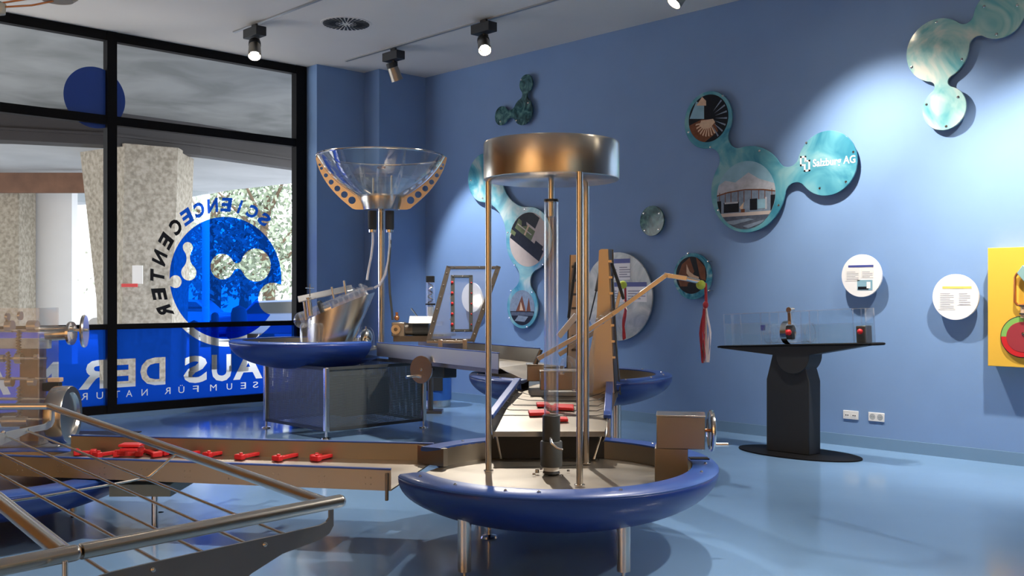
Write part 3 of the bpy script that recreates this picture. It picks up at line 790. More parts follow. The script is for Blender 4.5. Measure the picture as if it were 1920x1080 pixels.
def sign(px, py, r, label, papers, base=PAPER, off=.07, name='info_sign', photo=None, th=.022):
    u, v, k = wl(px, py, off+th); rr_ = r*k
    t = thing(name, FR @ Vector((u, v-rr_, .05)), label, 'sign', rz=0, F=FW)
    bd_ = part('board', MB(FR).prism(circ(u, v, rr_, 64), off, off+th).cyl((u, v, 0), (u, v, off), .05), base, t, bev=.002)
    for (x0, x1, y0, y1, hd, lines) in papers:
        m = MB(FR); a, b, c, d_ = u+x0*rr_, u+x1*rr_, v+y0*rr_, v+y1*rr_; z = off+th
        m.box(((a+b)/2, (c+d_)/2, z+.001), (b-a, d_-c, .002))
        if hd: m.box(((a+b)/2, d_-.05*rr_, z+.0025), (b-a, .10*rr_, .001), mi=1)
        n = lines
        for i in range(n):
            y = d_-(.18+(d_-c)/rr_*.78*(i+.3)/n)*rr_
            w_ = (b-a)*(.82 if i % 3 else .6)
            if y > c+.03*rr_: m.box((a+.07*rr_+w_/2, y, z+.0025), (w_, .022*rr_, .001), mi=2)
        part('text_sheet', m, [PAPER if base is not PAPER else WHITE, hd or PAPER, LINE], bd_, smooth=False)
    if photo:
        x0, x1, y0, y1 = photo; m = MB(FR).box((u+(x0+x1)/2*rr_, v+(y0+y1)/2*rr_, off+th+.001), ((x1-x0)*rr_, (y1-y0)*rr_, .002))
        m.box((u+(x0*.6+x1*.4)*rr_, v+(y0+.1)*rr_, off+th+.0025), ((x1-x0)*.7*rr_, .14*rr_, .001), mi=1).box((u+(x0*.25+x1*.75)*rr_, v+(y0+y1)/2*rr_, off+th+.003), ((x1-x0)*.25*rr_, .3*rr_, .001), mi=2)
        part('photo', m, [SKYP, DARKP, PAPER], bd_, smooth=False)
    return t
sign(1615, 517, 40, 'round white sign with blue-headed text and small photo above the black tilting tank', [(-.8, -.08, -.25, .38, None, 7), (-.02, .6, -.1, .38, None, 5), (-.65, .6, .40, .50, NAVYP, 0)], photo=(-.2, .55, -.68, -.2))
sign(1791, 557, 43, 'round white sign with yellow-headed text left of the yellow board', [(-.72, 0, -.55, .35, None, 9), (.1, .68, -.35, .35, None, 6), (-.55, .7, .37, .47, YELP, 0)])
sign(1157, 556, 83, 'large round pale grey sign with text sheets behind the steel levers', [(.0, .38, .38, .85, NAVYP, 7), (-.45, .0, .38, .85, NAVYP, 7), (-.5, .2, -.12, .32, NAVYP, 6), (.25, .85, -.12, .32, NAVYP, 6)], base=SILVP)
sign(884, 558, 28, 'small round white sign behind the slanted clear panel', [(-.35, .5, -.5, .5, None, 7)])
# ---- sockets
for px, py, lab in ((1595, 778, 'white double data socket low on the blue wall'), (1643, 782, 'white double power socket low on the blue wall, right of the data socket')):
    u, v, k = wl(px, py, .01)
    t = thing('wall_socket', FR @ Vector((u, v-.045, .005)), lab, 'socket', rz=0, F=FW)
    part('plate', MB(FR).box((u, v, .006), (.155, .082, .012)), WHITE, t, bev=.003)
    for s_ in (-.037, .037):
        if px == 1643:
            part('socket_well', MB(FR).prism(circ(u+s_, v, .029, 24), .0118, .0128).cyl((u+s_-.009, v, .012), (u+s_-.009, v, .0135), .003, 8, mi=1).cyl((u+s_+.009, v, .012), (u+s_+.009, v, .0135), .003, 8, mi=1), [SILVP, BLACKM], t, smooth=False)
        else:
            part('data_port', MB(FR).box((u+s_, v-.006, .0125), (.045, .035, .003)).box((u+s_-.01, v-.004, .0142), (.012, .01, .001), mi=1).box((u+s_+.01, v-.004, .0142), (.012, .01, .001), mi=1), [WHITE, BLACKM], t)
# ---- yellow board
def yellow():
    off = .16; ua, va, k = wl(1852, 465, off); _, vb, _ = wl(1852, 686, off); ub = ua+1.25
    t = thing('energy_board', FR @ Vector(((ua+ub)/2, vb, .05)), 'yellow wall board with copper pipe and red and green wheel at the right edge', 'board', rz=0, F=FW)
    part('board', MB(FR).box(((ua+ub)/2, (va+vb)/2, off/2), (ub-ua, va-vb, off)), YELLOW, t, bev=.004)
    u, v, k = wl(1916, 632, off+.03); r = 36*k
    w = MB(FR).lathe([(0, 0), (r*1.1, 0), (r*1.1, .018), (0, .018)], (u, v, off), 48)
    part('wheel_rim', w, BLACKM, t)
    part('wheel_green', MB(FR).prism([(u, v)]+circ(u, v, r*1.05, 20, 85, 180), off+.018, off+.024), GREEN, t)
    part('wheel_red', MB(FR).prism([(u, v)]+circ(u, v, r*1.05, 30, 180, 445), off+.018, off+.024), RED, t)
    part('wheel_disc', MB(FR).lathe([(0, .026), (r*.78, .026), (r*.8, .022), (r*.8, .018)], (u, v, off), 40), DRED, t)
    for a in (0, 120, 240):
        part('hub_bolt', MB(FR).lathe([(0, .034), (.012, .033), (.014, .024)], (u+.03*math.cos(a), v+.03*math.sin(a), off), 10), CHROME, t)
    p = lambda x, y: (lambda a: (a[0], a[1], off+.03))(wl(x, y, off+.03))
    part('copper_pipe', MB(FR).tube([p(1921, 572), p(1908, 572), p(1903, 566), p(1903, 520), p(1907, 513), p(1921, 512)], .010, 10), COPPER, t)
    part('coupling', MB(FR).cyl(p(1919, 596), p(1919, 573), .022, 16).cyl(p(1919, 590), p(1919, 587), .032, 16, mi=1).cyl(p(1919, 575), p(1919, 572), .032, 16, mi=1), [BONEP, BLACKM], t)
    part('glass_cover', MB(FR).prism([wl(1910, 512, off)[:2], wl(1921, 497, off)[:2], wl(1940, 512, off)[:2], wl(1925, 530, off)[:2]], off+.02, off+.045), mat('dial_glass', (.25, .42, .42), .15), t, bev=.004)
yellow()

# ================================================================== TILTING WAVE TANK
def wavetank():
    X = 8.25
    def w(px, py): # point on plane X
        t = (px-960)/FPX; d = X/(SN+CN*t); return (X, d*(CN-SN*t), HC-(py-YH)/FPX*d)
    l = Vector(w(1357, 650)); r = Vector(w(1650, 645)); bc = Vector(w(1497, 850)); cy = (l.y+r.y)/2
    cy = w(1497, 850)[1]
    t = thing('tilting_wave_tank', (X, cy, 0), 'black pedestal table carrying a long clear tilting water tank by the right wall', 'exhibit', rz=0, F=FW)
    part('base_plate', MB(FW).lathe([(0, 0), (1, 0), (1, .012), (0, .012)], (X, cy, 0), 64, sx=.33, sy=.60), BLACK, t, bev=.002)
    FP = Matrix(((0, 0, 1, X), (-1, 0, 0, 0), (0, 1, 0, 0), (0, 0, 0, 1)))    # u=-Y, v=Z, w=X
    a = -w(1448, 800)[1]; b = -w(1524, 800)[1]+.02
    zs = w(1480, 712)[2]; zt = w(1480, 668)[2]
    part('column', MB(FP).prism([(a, .012), (b, .012), (b, zs), (b-.09, zt+.08), (a+.08, zt+.08), (a, zs)], -.10, .10), BLACKM, t, bev=.006)
    # tilting part
    mid = (l+r)/2; ax = (r-l).normalized(); L = (r-l).length
    FT = frame(mid, ax, (0, 0, 1)); up = ax.cross(Vector((1, 0, 0))); up = up if up.z > 0 else -up
    m3 = Matrix((ax, up.cross(ax), up)).transposed().to_4x4(); m3.translation = mid; FT = m3
    # beam: x along the tilt, y out of wall, z up
    pv = MB(FT @ Matrix(((1, 0, 0, 0), (0, 0, -1, 0), (0, 1, 0, 0), (0, 0, 0, 1))))
    k = L/2; cx = -(cy-(l.y+r.y)/2)
    pv.prism([(-k+.04, -.012), (cx-.17, -.085)]+[(cx+.17*math.cos(g), -.085+.17*math.sin(g)) for g in [PI+i*PI/16 for i in range(1, 16)]]+[(cx+.17, -.085), (k-.1, -.012), (k-.1, 0), (-k+.04, 0)], -.115, .115)
    part('tilting_beam', pv, BLACKM, t, bev=.004)
    part('top_plate', MB(FT).box((0, 0, .006), (L-.06, .26, .012)), BLACK, t, bev=.004)
    for s_, dx in ((-1, -k+.05), (1, k-.06)):
        h = [(dx+s_*0, -.10, 0), (dx+s_*.07, -.06, .0), (dx+s_*.09, 0, 0), (dx+s_*.07, .06, 0), (dx, .10, 0)]
        part('grab_handle', MB(FT).tube(h, .010, 10), BLACK, t)
    x0, x1 = -k+.07, k-.08; hw = .075; H_ = .30; z0 = .012
    def glassbox(name, xa, xb, za, zb, m=ACRK):
        g = MB(FT)
        g.box(((xa+xb)/2, -hw, (za+zb)/2), (xb-xa, .008, zb-za)).box(((xa+xb)/2, hw, (za+zb)/2), (xb-xa, .008, zb-za))
        g.box((xa, 0, (za+zb)/2), (.008, 2*hw, zb-za)).box((xb, 0, (za+zb)/2), (.008, 2*hw, zb-za))
        return part(name, g, m, t, smooth=False)
    L_ = x1-x0
    glassbox('tank_wall', x0, x0+L_*.35, z0, z0+H_)
    glassbox('tank_wall', x0+L_*.57, x1, z0, z0+H_)
    for i, fx in enumerate((0, .06, .28, .35, .57, .63, .92, 1)):
        part('clear_edge', MB(FT).box((x0+L_*fx, -hw-.002, z0+H_/2), (.008, .012, H_)).box((x0+L_*fx, hw, z0+H_/2), (.008, .012, H_)), ACRF, t, smooth=False)
    part('water', MB(FT).box((x0+L_*.175, 0, z0+.10), (L_*.34, 2*hw-.012, .20)).box((x0+L_*.785, 0, z0+.085), (L_*.42, 2*hw-.012, .17)), WATER, t, smooth=False)
    part('rail', MB(FT).box((x0+L_*.175, -hw, z0+.205), (L_*.35, .006, .006)).box((x0+L_*.785, -hw, z0+.175), (L_*.43, .006, .006)).box((x0+L_*.5, -hw, z0+H_), (L_, .006, .006)).box((x0+L_*.5, hw, z0+H_), (L_, .006, .006)), ACRF, t, smooth=False)
    c = x0+L_*.45
    part('clear_cylinder', MB(FT).tube([(x0+L_*.30, 0, z0+.10), (x0+L_*.62, 0, z0+.10)], .088, 32, cap=False), ACRT, t)
    for fx in (.30, .345, .60): part('cylinder_ring', MB(FT).lathe([(.085, -.004), (.094, -.004), (.094, .004), (.085, .004)], n=32, close=True, F=FT @ Matrix.Translation((x0+L_*fx, 0, z0+.10)) @ Matrix.Rotation(PI/2, 4, 'Y')), ACRF, t)
    ring = part('turbine_housing', MB(FT).lathe([(.075, -.03), (.11, -.03), (.11, .03), (.075, .03)], n=36, close=True, F=FT @ Matrix.Translation((c, 0, z0+.11)) @ Matrix.Rotation(PI/2, 4, 'Y')), CHROME, t)
    part('valve_stem', MB(FT).box((c+.03, -.02, z0+.24), (.035, .03, .12)).cyl((c+.03, -.04, z0+.315), (c+.03, .03, z0+.315), .028, 16), CHROME, t, bev=.003)
    part('float_ball', MB(FT).ball((c+.05, -.09, z0+.11), .028), RED, t)
    part('black_core', MB(FT).box((c+.05, -.05, z0+.11), (.05, .05, .13)), BLACKM, t, bev=.004)
    part('side_bracket', MB(FT).box((x0+L_*.29, -hw+.01, z0+.16), (.03, .03, .05)), NAVYP, t)
    part('end_valve', MB(FT).box((x1-.06, 0, z0+.075), (.09, .12, .15)), DSTEEL, t, bev=.008)
    part('end_knob', MB(FT).ball((x1-.06, -.07, z0+.1), .025), RED, t)
wavetank()

# ================================================================== BASINS
def ringarc(c, R_, r_, z, a0, a1, sx=1, sy=1, n=48, w=None):
    return
def basin(c, R_, z, arcs, label, legs, inner=.83, drop=.30, sx=1, sy=1, fdepth=.12, scr=(), group=None, cut=None, floor=True, lowtop=None):
    x, y = c
    t = thing('water_basin', (x, y, 0), label, 'basin', group)
    ri = R_*inner
    C_ = (x, y, 0)
    # rim: flat ring with rolled outer edge, separate arcs
    for a0, a1 in arcs:
        n = max(6, int((a1-a0)/4))
        prof = [(ri, z-.012), (ri, z), (R_-.012, z-.002), (R_, z-.014), (R_-.004, z-.03), (R_-.05, z-.03)]
        rm_ = part('rim', MB(FC).lathe(prof, C_, n, a0=a0, a1=a1, sx=sx, sy=sy, close=True), BLUET, t, angle=50)
        bp = []
        for i in range(19):
            g = math.radians(i*4.6); bp.append((R_*math.cos(g)**.85, z-.024-drop*math.sin(g)))
        pts = bp+[(p[0]-.008, p[1]+.006) for p in bp[::-1]]
        part('bowl', MB(FC).lathe(pts, C_, n, a0=a0, a1=144 if a1 == 150 else a1, sx=sx, sy=sy, close=True), BLUEL, t, angle=60)
        part('inner_wall', MB(FC).lathe([(ri, z-.01), (ri+.004, z-.01), (ri+.004, z-fdepth-.01), (ri, z-fdepth-.01)], C_, n, a0=a0, a1=146 if a1 == 150 else a1, sx=sx, sy=sy, close=True), STEELR, t)
    if floor:
        part('basin_floor', MB(FC).lathe([(0, z-fdepth-.006), (ri*1.0+.003, z-fdepth), (ri, z-fdepth-.012), (0, z-fdepth-.016)], C_, 64, sx=sx, sy=sy), STEELR, t)
    bp = []
    for i in range(10):
        g = math.radians(36+i*5.4); bp.append((R_*math.cos(g)**.85*.985, z-.024-drop*math.sin(g)))
    part('bowl_bottom', MB(FC).lathe(bp+[(0, bp[-1][1])], C_, 64, sx=sx, sy=sy), BLUEL, t, angle=60)
    for (lx, ly, r) in legs:
        zt_ = z-.20
        lg_ = part('leg', MB(FC).lathe([(0, .04), (r, .04), (r, zt_+.06), (0, zt_+.06)], (lx, ly, 0), 28), STEEL, t)
        part('foot', MB(FC).lathe([(0, 0), (r*1.0, 0), (r*.9, .008), (.010, .016), (.010, .05), (0, .05)], (lx, ly, 0), 20), CHROME, lg_)
    for a in scr:
        g = math.radians(a); rr_ = (R_+ri)/2
        part('screw', MB(FC).lathe([(.010, z-.002), (.010, z+.003), (.005, z+.008), (0, z+.009)], (x+rr_*math.cos(g)*sx, y+rr_*math.sin(g)*sy, 0), 10), CHROME, t)
    return t
B1 = (.235, 5.79); B2 = (.506, 8.75); B3 = (-2.19, 11.0)
b1 = basin(B1, 1, .50, [(206, 424.5), (114, 150)], 'large blue round water basin in the foreground on steel legs', [(-.243, 5.13, .035), (.57, 5.13, .035), (-.2, 6.5, .035), (.7, 6.5, .035)], inner=.845, sx=.935, sy=1.04, scr=(214, 233, 252, 263, 290, 335, 352, 400, 130))
part('drain_foot', MB(FC).lathe([(0, 0), (.05, 0), (.045, .012), (.012, .02), (.012, .25), (0, .25)], (lat(917, 6.0), 6.0, 0), 20), CHROME, b1)
b2 = basin(B2, .88, .77, [(288.5, 600)], 'blue water basin behind the front one, cut open for the steel chute', [(.86, 8.3, .042), (.2, 9.3, .042), (.9, 9.3, .042)], inner=.84, drop=.27, scr=(300, 322, 345, 365, 392, 190, 222))
b3 = basin(B3, .88, .965, [(52, 325)], 'blue water basin by the glass wall carrying the slanted steel cone', [], inner=.84, drop=.30, scr=(240, 262, 285), fdepth=.10)
b4 = basin((-3.3, 6.15), .95, .375, [(0, 359.99)], 'dark blue bowl under the left end of the long trough', [(-2.86, 6.55, .02), (-3.9, 6.5, .02), (-3.3, 5.6, .02)], inner=.84, drop=.24, fdepth=.05)
# drain collar, black mat on the rim, wheel box of the front basin
part('rim_hinge_plate', MB(FC).box((1.085, 5.83, .502), (.11, .07, .006)), BLACK, b1)

# ---- perforated cabinet under basin 3
def cabinet():
    P0 = FC @ Vector((-1.867, 10.1, 0))
    ox, oy = P0.x, P0.y; LX, LY = 1.25, 1.17; z0, z1 = .075, .72
    t = thing('pump_cabinet', (ox+LX/2, oy+LY/2, 0), 'grey perforated metal cabinet under the blue basin by the glass wall', 'cabinet', rz=0, F=FW)
    def panel(a, b):
        me = MB(FW).sheet([(a[0], a[1], z0), (b[0], b[1], z0), (b[0], b[1], z1), (a[0], a[1], z1)], [(0, 1, 2, 3)])
        o = part('perforated_panel', me, PERF, t, smooth=False)
        uv = o.data.uv_layers.new(name='UVMap')
        L_ = math.hypot(b[0]-a[0], b[1]-a[1])
        for lp in o.data.loops:
            v = o.data.vertices[lp.vertex_index].co
            w_ = o.matrix_world @ v
            uv.data[lp.index].uv = (math.hypot(w_.x-a[0], w_.y-a[1]), w_.z-z0)
    c = [(ox, oy), (ox+LX, oy), (ox+LX, oy+LY), (ox, oy+LY)]
    for i in range(4): panel(c[i], c[(i+1) % 4])
    for x, y in c:
        cp_ = part('corner_post', MB(FW).box((x, y, (z0+z1)/2), (.05, .05, z1-z0)), STEEL, t, bev=.008)
        part('foot', MB(FW).lathe([(0, 0), (.05, 0), (.045, .012), (.012, .02), (.012, .085), (0, .085)], (x, y, 0), 20), CHROME, cp_)
    fr = MB(FW)
    for z in (z0+.015, z1-.015):
        for i in range(4):
            a, b = c[i], c[(i+1) % 4]; fr.box(((a[0]+b[0])/2, (a[1]+b[1])/2, z), (abs(a[0]-b[0])+.02, abs(a[1]-b[1])+.02, .03))
    part('frame_rail', fr, GREYP, t)
    part('pump_unit', MB(FW).box((ox+LX*.6, oy+LY*.5, .35), (.6, .5, .4)), BLACKM, t, bev=.02)
cabinet()

# ================================================================== TROUGHS
def trough(A, B, A2, B2_, z, h, label, th=.006, end=None, fold=.022):
    """A->B front top edge, A2->B2 back top edge (lateral, depth)"""
    t = thing('steel_trough', ((A[0]+B[0])/2, (A[1]+B2_[1])/2, z-h), label, 'trough')
    def wall(p, q, nm='side_wall'):
        d = Vector((q[0]-p[0], q[1]-p[1], 0)); L_ = d.length; F = frame((p[0], p[1], z-h), d, base=FC)
        o = part(nm, MB(F).box((L_/2, 0, h/2), (L_, th, h)), STEELR, t)
        part('blue_edge', MB(F).box((L_/2, 0, h), (L_, fold, .010)), BLUET, t, bev=.003)
        return F, L_
    f1, L1 = wall(A, B); f2, L2 = wall(A2, B2_)
    part('trough_floor', MB(FC).prism([A, B, B2_, A2], z-h-.004, z-h+.004), STEELR, t)
    return t, f1, L1
T1, f1, L1 = trough((-3.25, 6.0), (-.66, 5.475), (-2.985, 6.80), (-.50, 6.42), .50, .115, 'long low steel trough with red pieces running left from the front basin')
m = MB(f1)
for i in range(9):
    xx = .35+i*.27
    for a in (-.016, .016):
        for b in (.03, .065): part('rivet', MB(f1).lathe([(.006, 0), (.005, .003), (0, .004)], n=8, F=f1 @ Matrix.Translation((xx+a, -.003, b)) @ Matrix.Rotation(PI/2, 4, 'X')), STEELR, T1)
part('joint_flange', MB(f1).box((L1-.02, -.010, .02), (.016, .02, .15)), DSTEEL, T1, bev=.003)
part('support_block', MB(FC).box((lat(285, 6.1), 6.15, .30), (.36, .5, .07)), mat('grey_green_block', (.20, .23, .20), .5), T1)
part('trough_foot', MB(FC).cyl((lat(285, 6.1), 6.15, 0), (lat(285, 6.1), 6.15, .28), .02), CHROME, T1)
part('trough_end', MB(FC).prism([(-.60, 6.37), (-.565, 6.33), (-.425, 6.22), (-.40, 6.25)], .385, .497), STEELR, T1)
T2, f2, L2 = trough((-1.378, 10.26), (-.111, 8.38), (-1.05, 11.27), (.25, 9.10), .965, .135, 'upper steel trough running from the far basin down to the rear basin')
part('under_frame', MB(f2).box((L2*.5, .42, -.03), (L2*.9, .7, .04)), DSTEEL, T2)
# weir sheet at the end of the trough
sp = [(-.111, 8.40, .84), (.25, 9.05, .84), (.42, 8.55, .76), (.10, 8.15, .76)]
part('outlet_sheet', MB(FC).sheet(sp, [(0, 1, 2, 3)]), STEELR, T2, solid=.005)
part('outlet_lip', MB(FC).sheet([(.10, 8.15, .76), (.42, 8.55, .76), (.44, 8.52, .66), (.12, 8.12, .66)], [(0, 1, 2, 3)]), STEELR, T2, solid=.005)
# crank wheel under it
def crank():
    d = 9.35; c = Vector(pc(790, 693, d)); n = Vector((-.55, -.83, .05)).normalized()
    t = thing('hand_crank', (c.x, c.y, c.z-.14), 'steel crank disc with short handle hanging under the upper trough', 'crank')
    F = frame(c, (1, 0, 0), n, FC)
    hw_ = part('disc', MB(F).lathe([(0, -.008), (.128, -.008), (.130, 0), (.128, .008), (0, .010)], n=48), mat('turned_steel', (.62, .56, .52), .25, 1, noise=.05), t)
    part('hub_bolt', MB(F).lathe([(.014, .008), (.012, .018), (0, .019)], n=12), CHROME, hw_)
    h = Vector((-.06, -.04, 0))
    part('handle', MB(F).tube([(-.06, -.06, .01), (-.06, -.06, .03), (-.09, -.07, .11)], [.012, .013, .015], 12), CHROME, hw_)
    part('axle', MB(F).cyl((0, 0, -.01), (0, 0, -.2), .014), STEEL, t)
    part('gear_box', MB(F).box((.03, .02, -.28), (.2, .2, .2)), GREYP, t, bev=.01)
crank()
def pedestal():
    d = 13.1; x = lat(817, d); r = .205
    t = thing('blue_pedestal', (x, d, 0), 'round blue pedestal with a dark opening and steel foot ring in the far corner', 'pedestal')
    part('foot_ring', MB(FC).lathe([(0, 0), (r*.92, 0), (r*.95, .005), (r*.95, .09), (0, .09)], (x, d, 0), 40), STEEL, t)
    part('body', MB(FC).lathe([(0, .09), (r, .09), (r, .92), (0, .92)], (x, d, 0), 40), mat('pedestal_blue', (.03, .13, .45), .4), t, bev=.005)
    part('opening', MB(FC).box((x-.02, d-r*.93, .38), (.25, .07, .32)), BLACKM, t, bev=.003)
    part('top', MB(FC).lathe([(0, .92), (r*1.3, .92), (r*1.3, .95), (0, .95)], (x, d, 0), 40), STEEL, t)
pedestal()

# ---- chute between rear and front basin
def chute():
    t = thing('steel_chute', (.3, 7.3, .4), 'sloping steel chute with red blocks and cross wires between the two nearer basins', 'chute')
    F0, F1 = (-.12, 6.5, .54), (.59, 6.5, .54)
    G0, G1 = (.06, 8.25, .715), (.90, 8.25, .715)
    part('chute_floor', MB(FC).sheet([F0, F1, G1, G0], [(0, 1, 2, 3)]), STEELR, t, solid=.005)
    part('front_lip', MB(FC).sheet([(-.125, 6.46, .565), (.595, 6.46, .565), (.59, 6.56, .545), (-.12, 6.56, .545)], [(0, 1, 2, 3)]).box((.235, 6.46, .555), (.72, .006, .03)), CHROME, t, solid=.004)
    part('lip_wall', MB(FC).box((.235, 6.57, .455), (.74, .006, .16)), BLACKM, t)
    # side walls with blue caps
    l0, l1 = Vector((.045, 7.97, .77)), Vector((-.155, 6.95, .60))
    r0, r1 = Vector((.775, 7.97, .77)), Vector((.66, 6.95, .60))
    part('side_wall', MB(FC).sheet([l0, l1, F0, (F0[0], 6.5, .52), (-.09, 6.9, .52), (.03, 7.97, .66)], [(0, 1, 2, 3, 4, 5)]), STEELR, t, solid=.005)
    part('side_wall', MB(FC).sheet([r0, r1, (F1[0]+.02, 6.5, .545), (F1[0], 6.5, .50), (.62, 6.9, .50), (.76, 7.97, .62)], [(0, 1, 2, 3, 4, 5)]), STEELR, t, solid=.005)
    def cap(a, b, w):
        d = (b-a); F = frame(a, d, (0, 0, 1) if False else d.cross(Vector((1, 0, 0)).cross(d)).cross(d) if False else Vector((1, 0, 0)).cross(d) * (1 if Vector((1, 0, 0)).cross(d).z > 0 else -1), FC)
        part('blue_cap', MB(F).box((d.length/2, 0, .008), (d.length, w, .03)), BLUET, t, bev=.006)
    cap(l0, l1, .055); cap(r0, r1, .055)
    # side fall bars
    part('drip_bar', MB(FC).cyl((-.10, 6.47, .55), (-.07, 6.50, .39), .008, 8), CHROME, t)
    part('drip_bar', MB(FC).cyl((.575, 6.47, .55), (.53, 6.50, .39), .008, 8), CHROME, t)
    for i in range(5):
        f = i/4; a = l0.lerp(l1, .2+.68*f); b = r0.lerp(r1, .25+.65*f)
        pts = [a.lerp(b, s/10)-Vector((0, 0, .16*math.sin(PI*s/10)*.8)) for s in range(11)]
        for k, p in enumerate(pts):
            zf = .54+(p.y-6.5)/(8.25-6.5)*.175+.006
            if p.z < zf: p.z = zf
        part('cross_wire', MB(FC).tube(pts, .0025, 6), WIRE, t)
    # loose blocks
    def blk(px, py, w, d_, hh, rz, label):
        dd = 7.4
        for _ in range(80):
            z = .54+(dd-6.5)/(1.75)*.175; dd = dz(py, z)
        F = FC @ Matrix.Translation((lat(px, dd), dd, z+.008)) @ Matrix.Rotation(math.atan(.1), 4, 'X') @ Matrix.Rotation(rz, 4, 'Z')
        poly = [(-w/2, -d_/2), (w/2, -d_/2), (w/2*.8, d_/2), (-w/2*.9, d_/2)]
        tag(make('red_block', MB(F).prism(poly, 0, hh), RED, bev=.006), label, 'block', 'red blocks lying on the chute')
    blk(1018, 763, .10, .09, .022, .1, 'small red block on the chute, farthest back')
    blk(1056, 768, .17, .13, .022, -.2, 'widest red block on the chute, right of the clear tube')
    blk(1010, 779, .15, .10, .024, .15, 'red block on the chute left of the clear tube')
    blk(1055, 791, .075, .07, .022, 0, 'red block on the chute nearest to the lip')
    blk(1034, 770, .06, .10, .026, .5, 'red block on the chute seen through the clear tube')
chute()

# ---- red pieces in the long trough
def redpieces():
    z = .50-.115+.006
    def piece(px, py, L_, rot, lab, tilt=0, up=0):
        d = dz(py, z+up); F = FC @ Matrix.Translation((lat(px, d), d, z+up)) @ Matrix.Rotation(rot, 4, 'Z') @ Matrix.Rotation(-tilt, 4, 'Y')
        t = thing('red_dam_piece', (lat(px, d), d, z+up), lab, 'toy piece', 'red plastic pieces in the long trough')
        part('bar', MB(F).box((0, 0, .016), (L_, .035, .022)), RED, t, bev=.004)
        for s_ in (-1, 1):
            part('end_block', MB(F).box((s_*L_/2, 0, .018), (.04, .065, .034)), RED, t, bev=.006)
        part('knob', MB(F).lathe([(.012, .03), (.012, .045), (0, .048)], (-L_/2, -.01, 0), 10), RED, t)
    labs = ['red piece in the long trough at the far left by the pile', 'red piece lying left in the pile in the long trough', 'red piece standing on top of the pile in the long trough', 'red piece under the pile top', 'red piece lying right of the pile',
            'red piece half hidden by the rail just right of the pile', 'red piece behind the rail tube', 'red piece lying slanted left of the middle of the trough', 'long red piece near the middle of the trough', 'red piece right of the middle of the trough', 'red piece with round end near the trough outlet', 'last red piece before the front basin']
    dat = [(160, 853, .10, .3, 0, 0), (213, 853, .24, 1.0, 0, 0), (245, 850, .16, 1.3, 0, .04), (240, 856, .14, .1, 0, 0), (283, 853, .22, -.9, 0, 0), (328, 850, .2, 1.1, 0, 0), (378, 851, .28, 1.1, 0, 0), (425, 851, .34, 1.08, 0, 0), (488, 854, .38, 1.08, 0, 0), (555, 857, .36, 1.08, 0, 0), (598, 859, .13, 1.4, 0, 0), (622, 858, .32, 1.08, 0, 0)]
    for (px, py, L_, r, ti, up), la in zip(dat, labs): piece(px, py, L_, r, la, ti, up)
    d = dz(846, z+.08); x = lat(247, d)
    tag(make('red_block', MB(FC).box((x, d, z+.095), (.11, .12, .02)).box((x, d, z+.12), (.135, .10, .018)).box((x, d, z+.108), (.05, .05, .02)), RED, bev=.005), 'flat red plate crowning the pile in the long trough', 'block')
redpieces()

# ================================================================== FRONT BASIN FITTINGS
def column():
    cx, cy = .235, 6.01; zf = .385
    t = thing('vortex_column', (cx, cy, zf), 'steel drum on three posts with a clear vertical tube in the front basin', 'exhibit')
    part('drum', MB(FC).lathe([(0, 2.134), (.398, 2.134), (.404, 2.138), (.406, 2.15), (.406, 2.345), (.402, 2.357), (.396, 2.357), (.39, 2.34), (0, 2.34)], (cx, cy, 0), 96), STEEL, t)
    for (x, y) in ((-.148+.006, 6.07), (.378, 5.62), (.468, 6.34)):
        part('post', MB(FC).lathe([(0, 0), (.0185, 0), (.0185, 2.14-zf), (0, 2.14-zf)], (x, y, zf), 24), STEEL, t)
        part('post_foot', MB(FC).lathe([(.022, 0), (.03, 0), (.03, .006), (.022, .008)], (x, y, zf), 20, close=True), CHROME, t)
    part('feed_rod', MB(FC).lathe([(0, 1.92), (.0175, 1.92), (.0175, 2.14), (0, 2.14)], (cx, cy, 0), 20), STEEL, t)
    part('clear_tube', MB(FC).lathe([(.043, .70), (.043, 2.017), (.037, 2.017), (.037, .70)], (cx, cy, 0), 40, close=True), ACRT, t)
    part('tube_cap', MB(FC).lathe([(.018, 2.008), (.045, 2.008), (.045, 2.022), (.018, 2.022)], (cx, cy, 0), 32, close=True), GREYP, t)
    part('collar', MB(FC).lathe([(.0, .575), (.05, .575), (.053, .58), (.053, .728), (.05, .732), (.044, .732), (.044, .70), (0, .70)], (cx, cy, 0), 40), GREYP, t)
    vb_ = part('valve_body', MB(FC).lathe([(0, .425), (.062, .425), (.066, .43), (.066, .57), (.062, .577), (0, .577)], (cx, cy, 0), 40), GREYP, t)
    part('white_ring', MB(FC).lathe([(0, .40), (.048, .40), (.048, .425), (0, .425)], (cx, cy, 0), 32), WHITE, t)
    part('base_flange', MB(FC).lathe([(0, 0), (.052, 0), (.045, .018), (0, .018)], (cx, cy, zf), 32), BLACKM, t)
    part('side_pipe', MB(FC).cyl((cx-.02, cy-.06, .55), (cx+.11, cy+.02, .52), .0, 8) if False else MB(FC).lathe([(0, 0), (.012, 0), (.012, .02), (0, .02)], (cx-.085, cy, zf), 12), CHROME, t)
    part('lever', MB(FC).tube([(cx-.005, cy-.055, .60), (cx, cy-.095, .575), (cx+.03, cy-.105, .548), (cx+.062, cy-.10, .538)], .0085, 12), CHROME, vb_)
    for k in range(4):
        g = k*PI/2+.5
        part('floor_bolt', MB(FC).lathe([(.010, .0), (.009, .008), (0, .009)], (cx+.12*math.cos(g), cy+.12*math.sin(g), zf), 10), CHROME, t)
column()
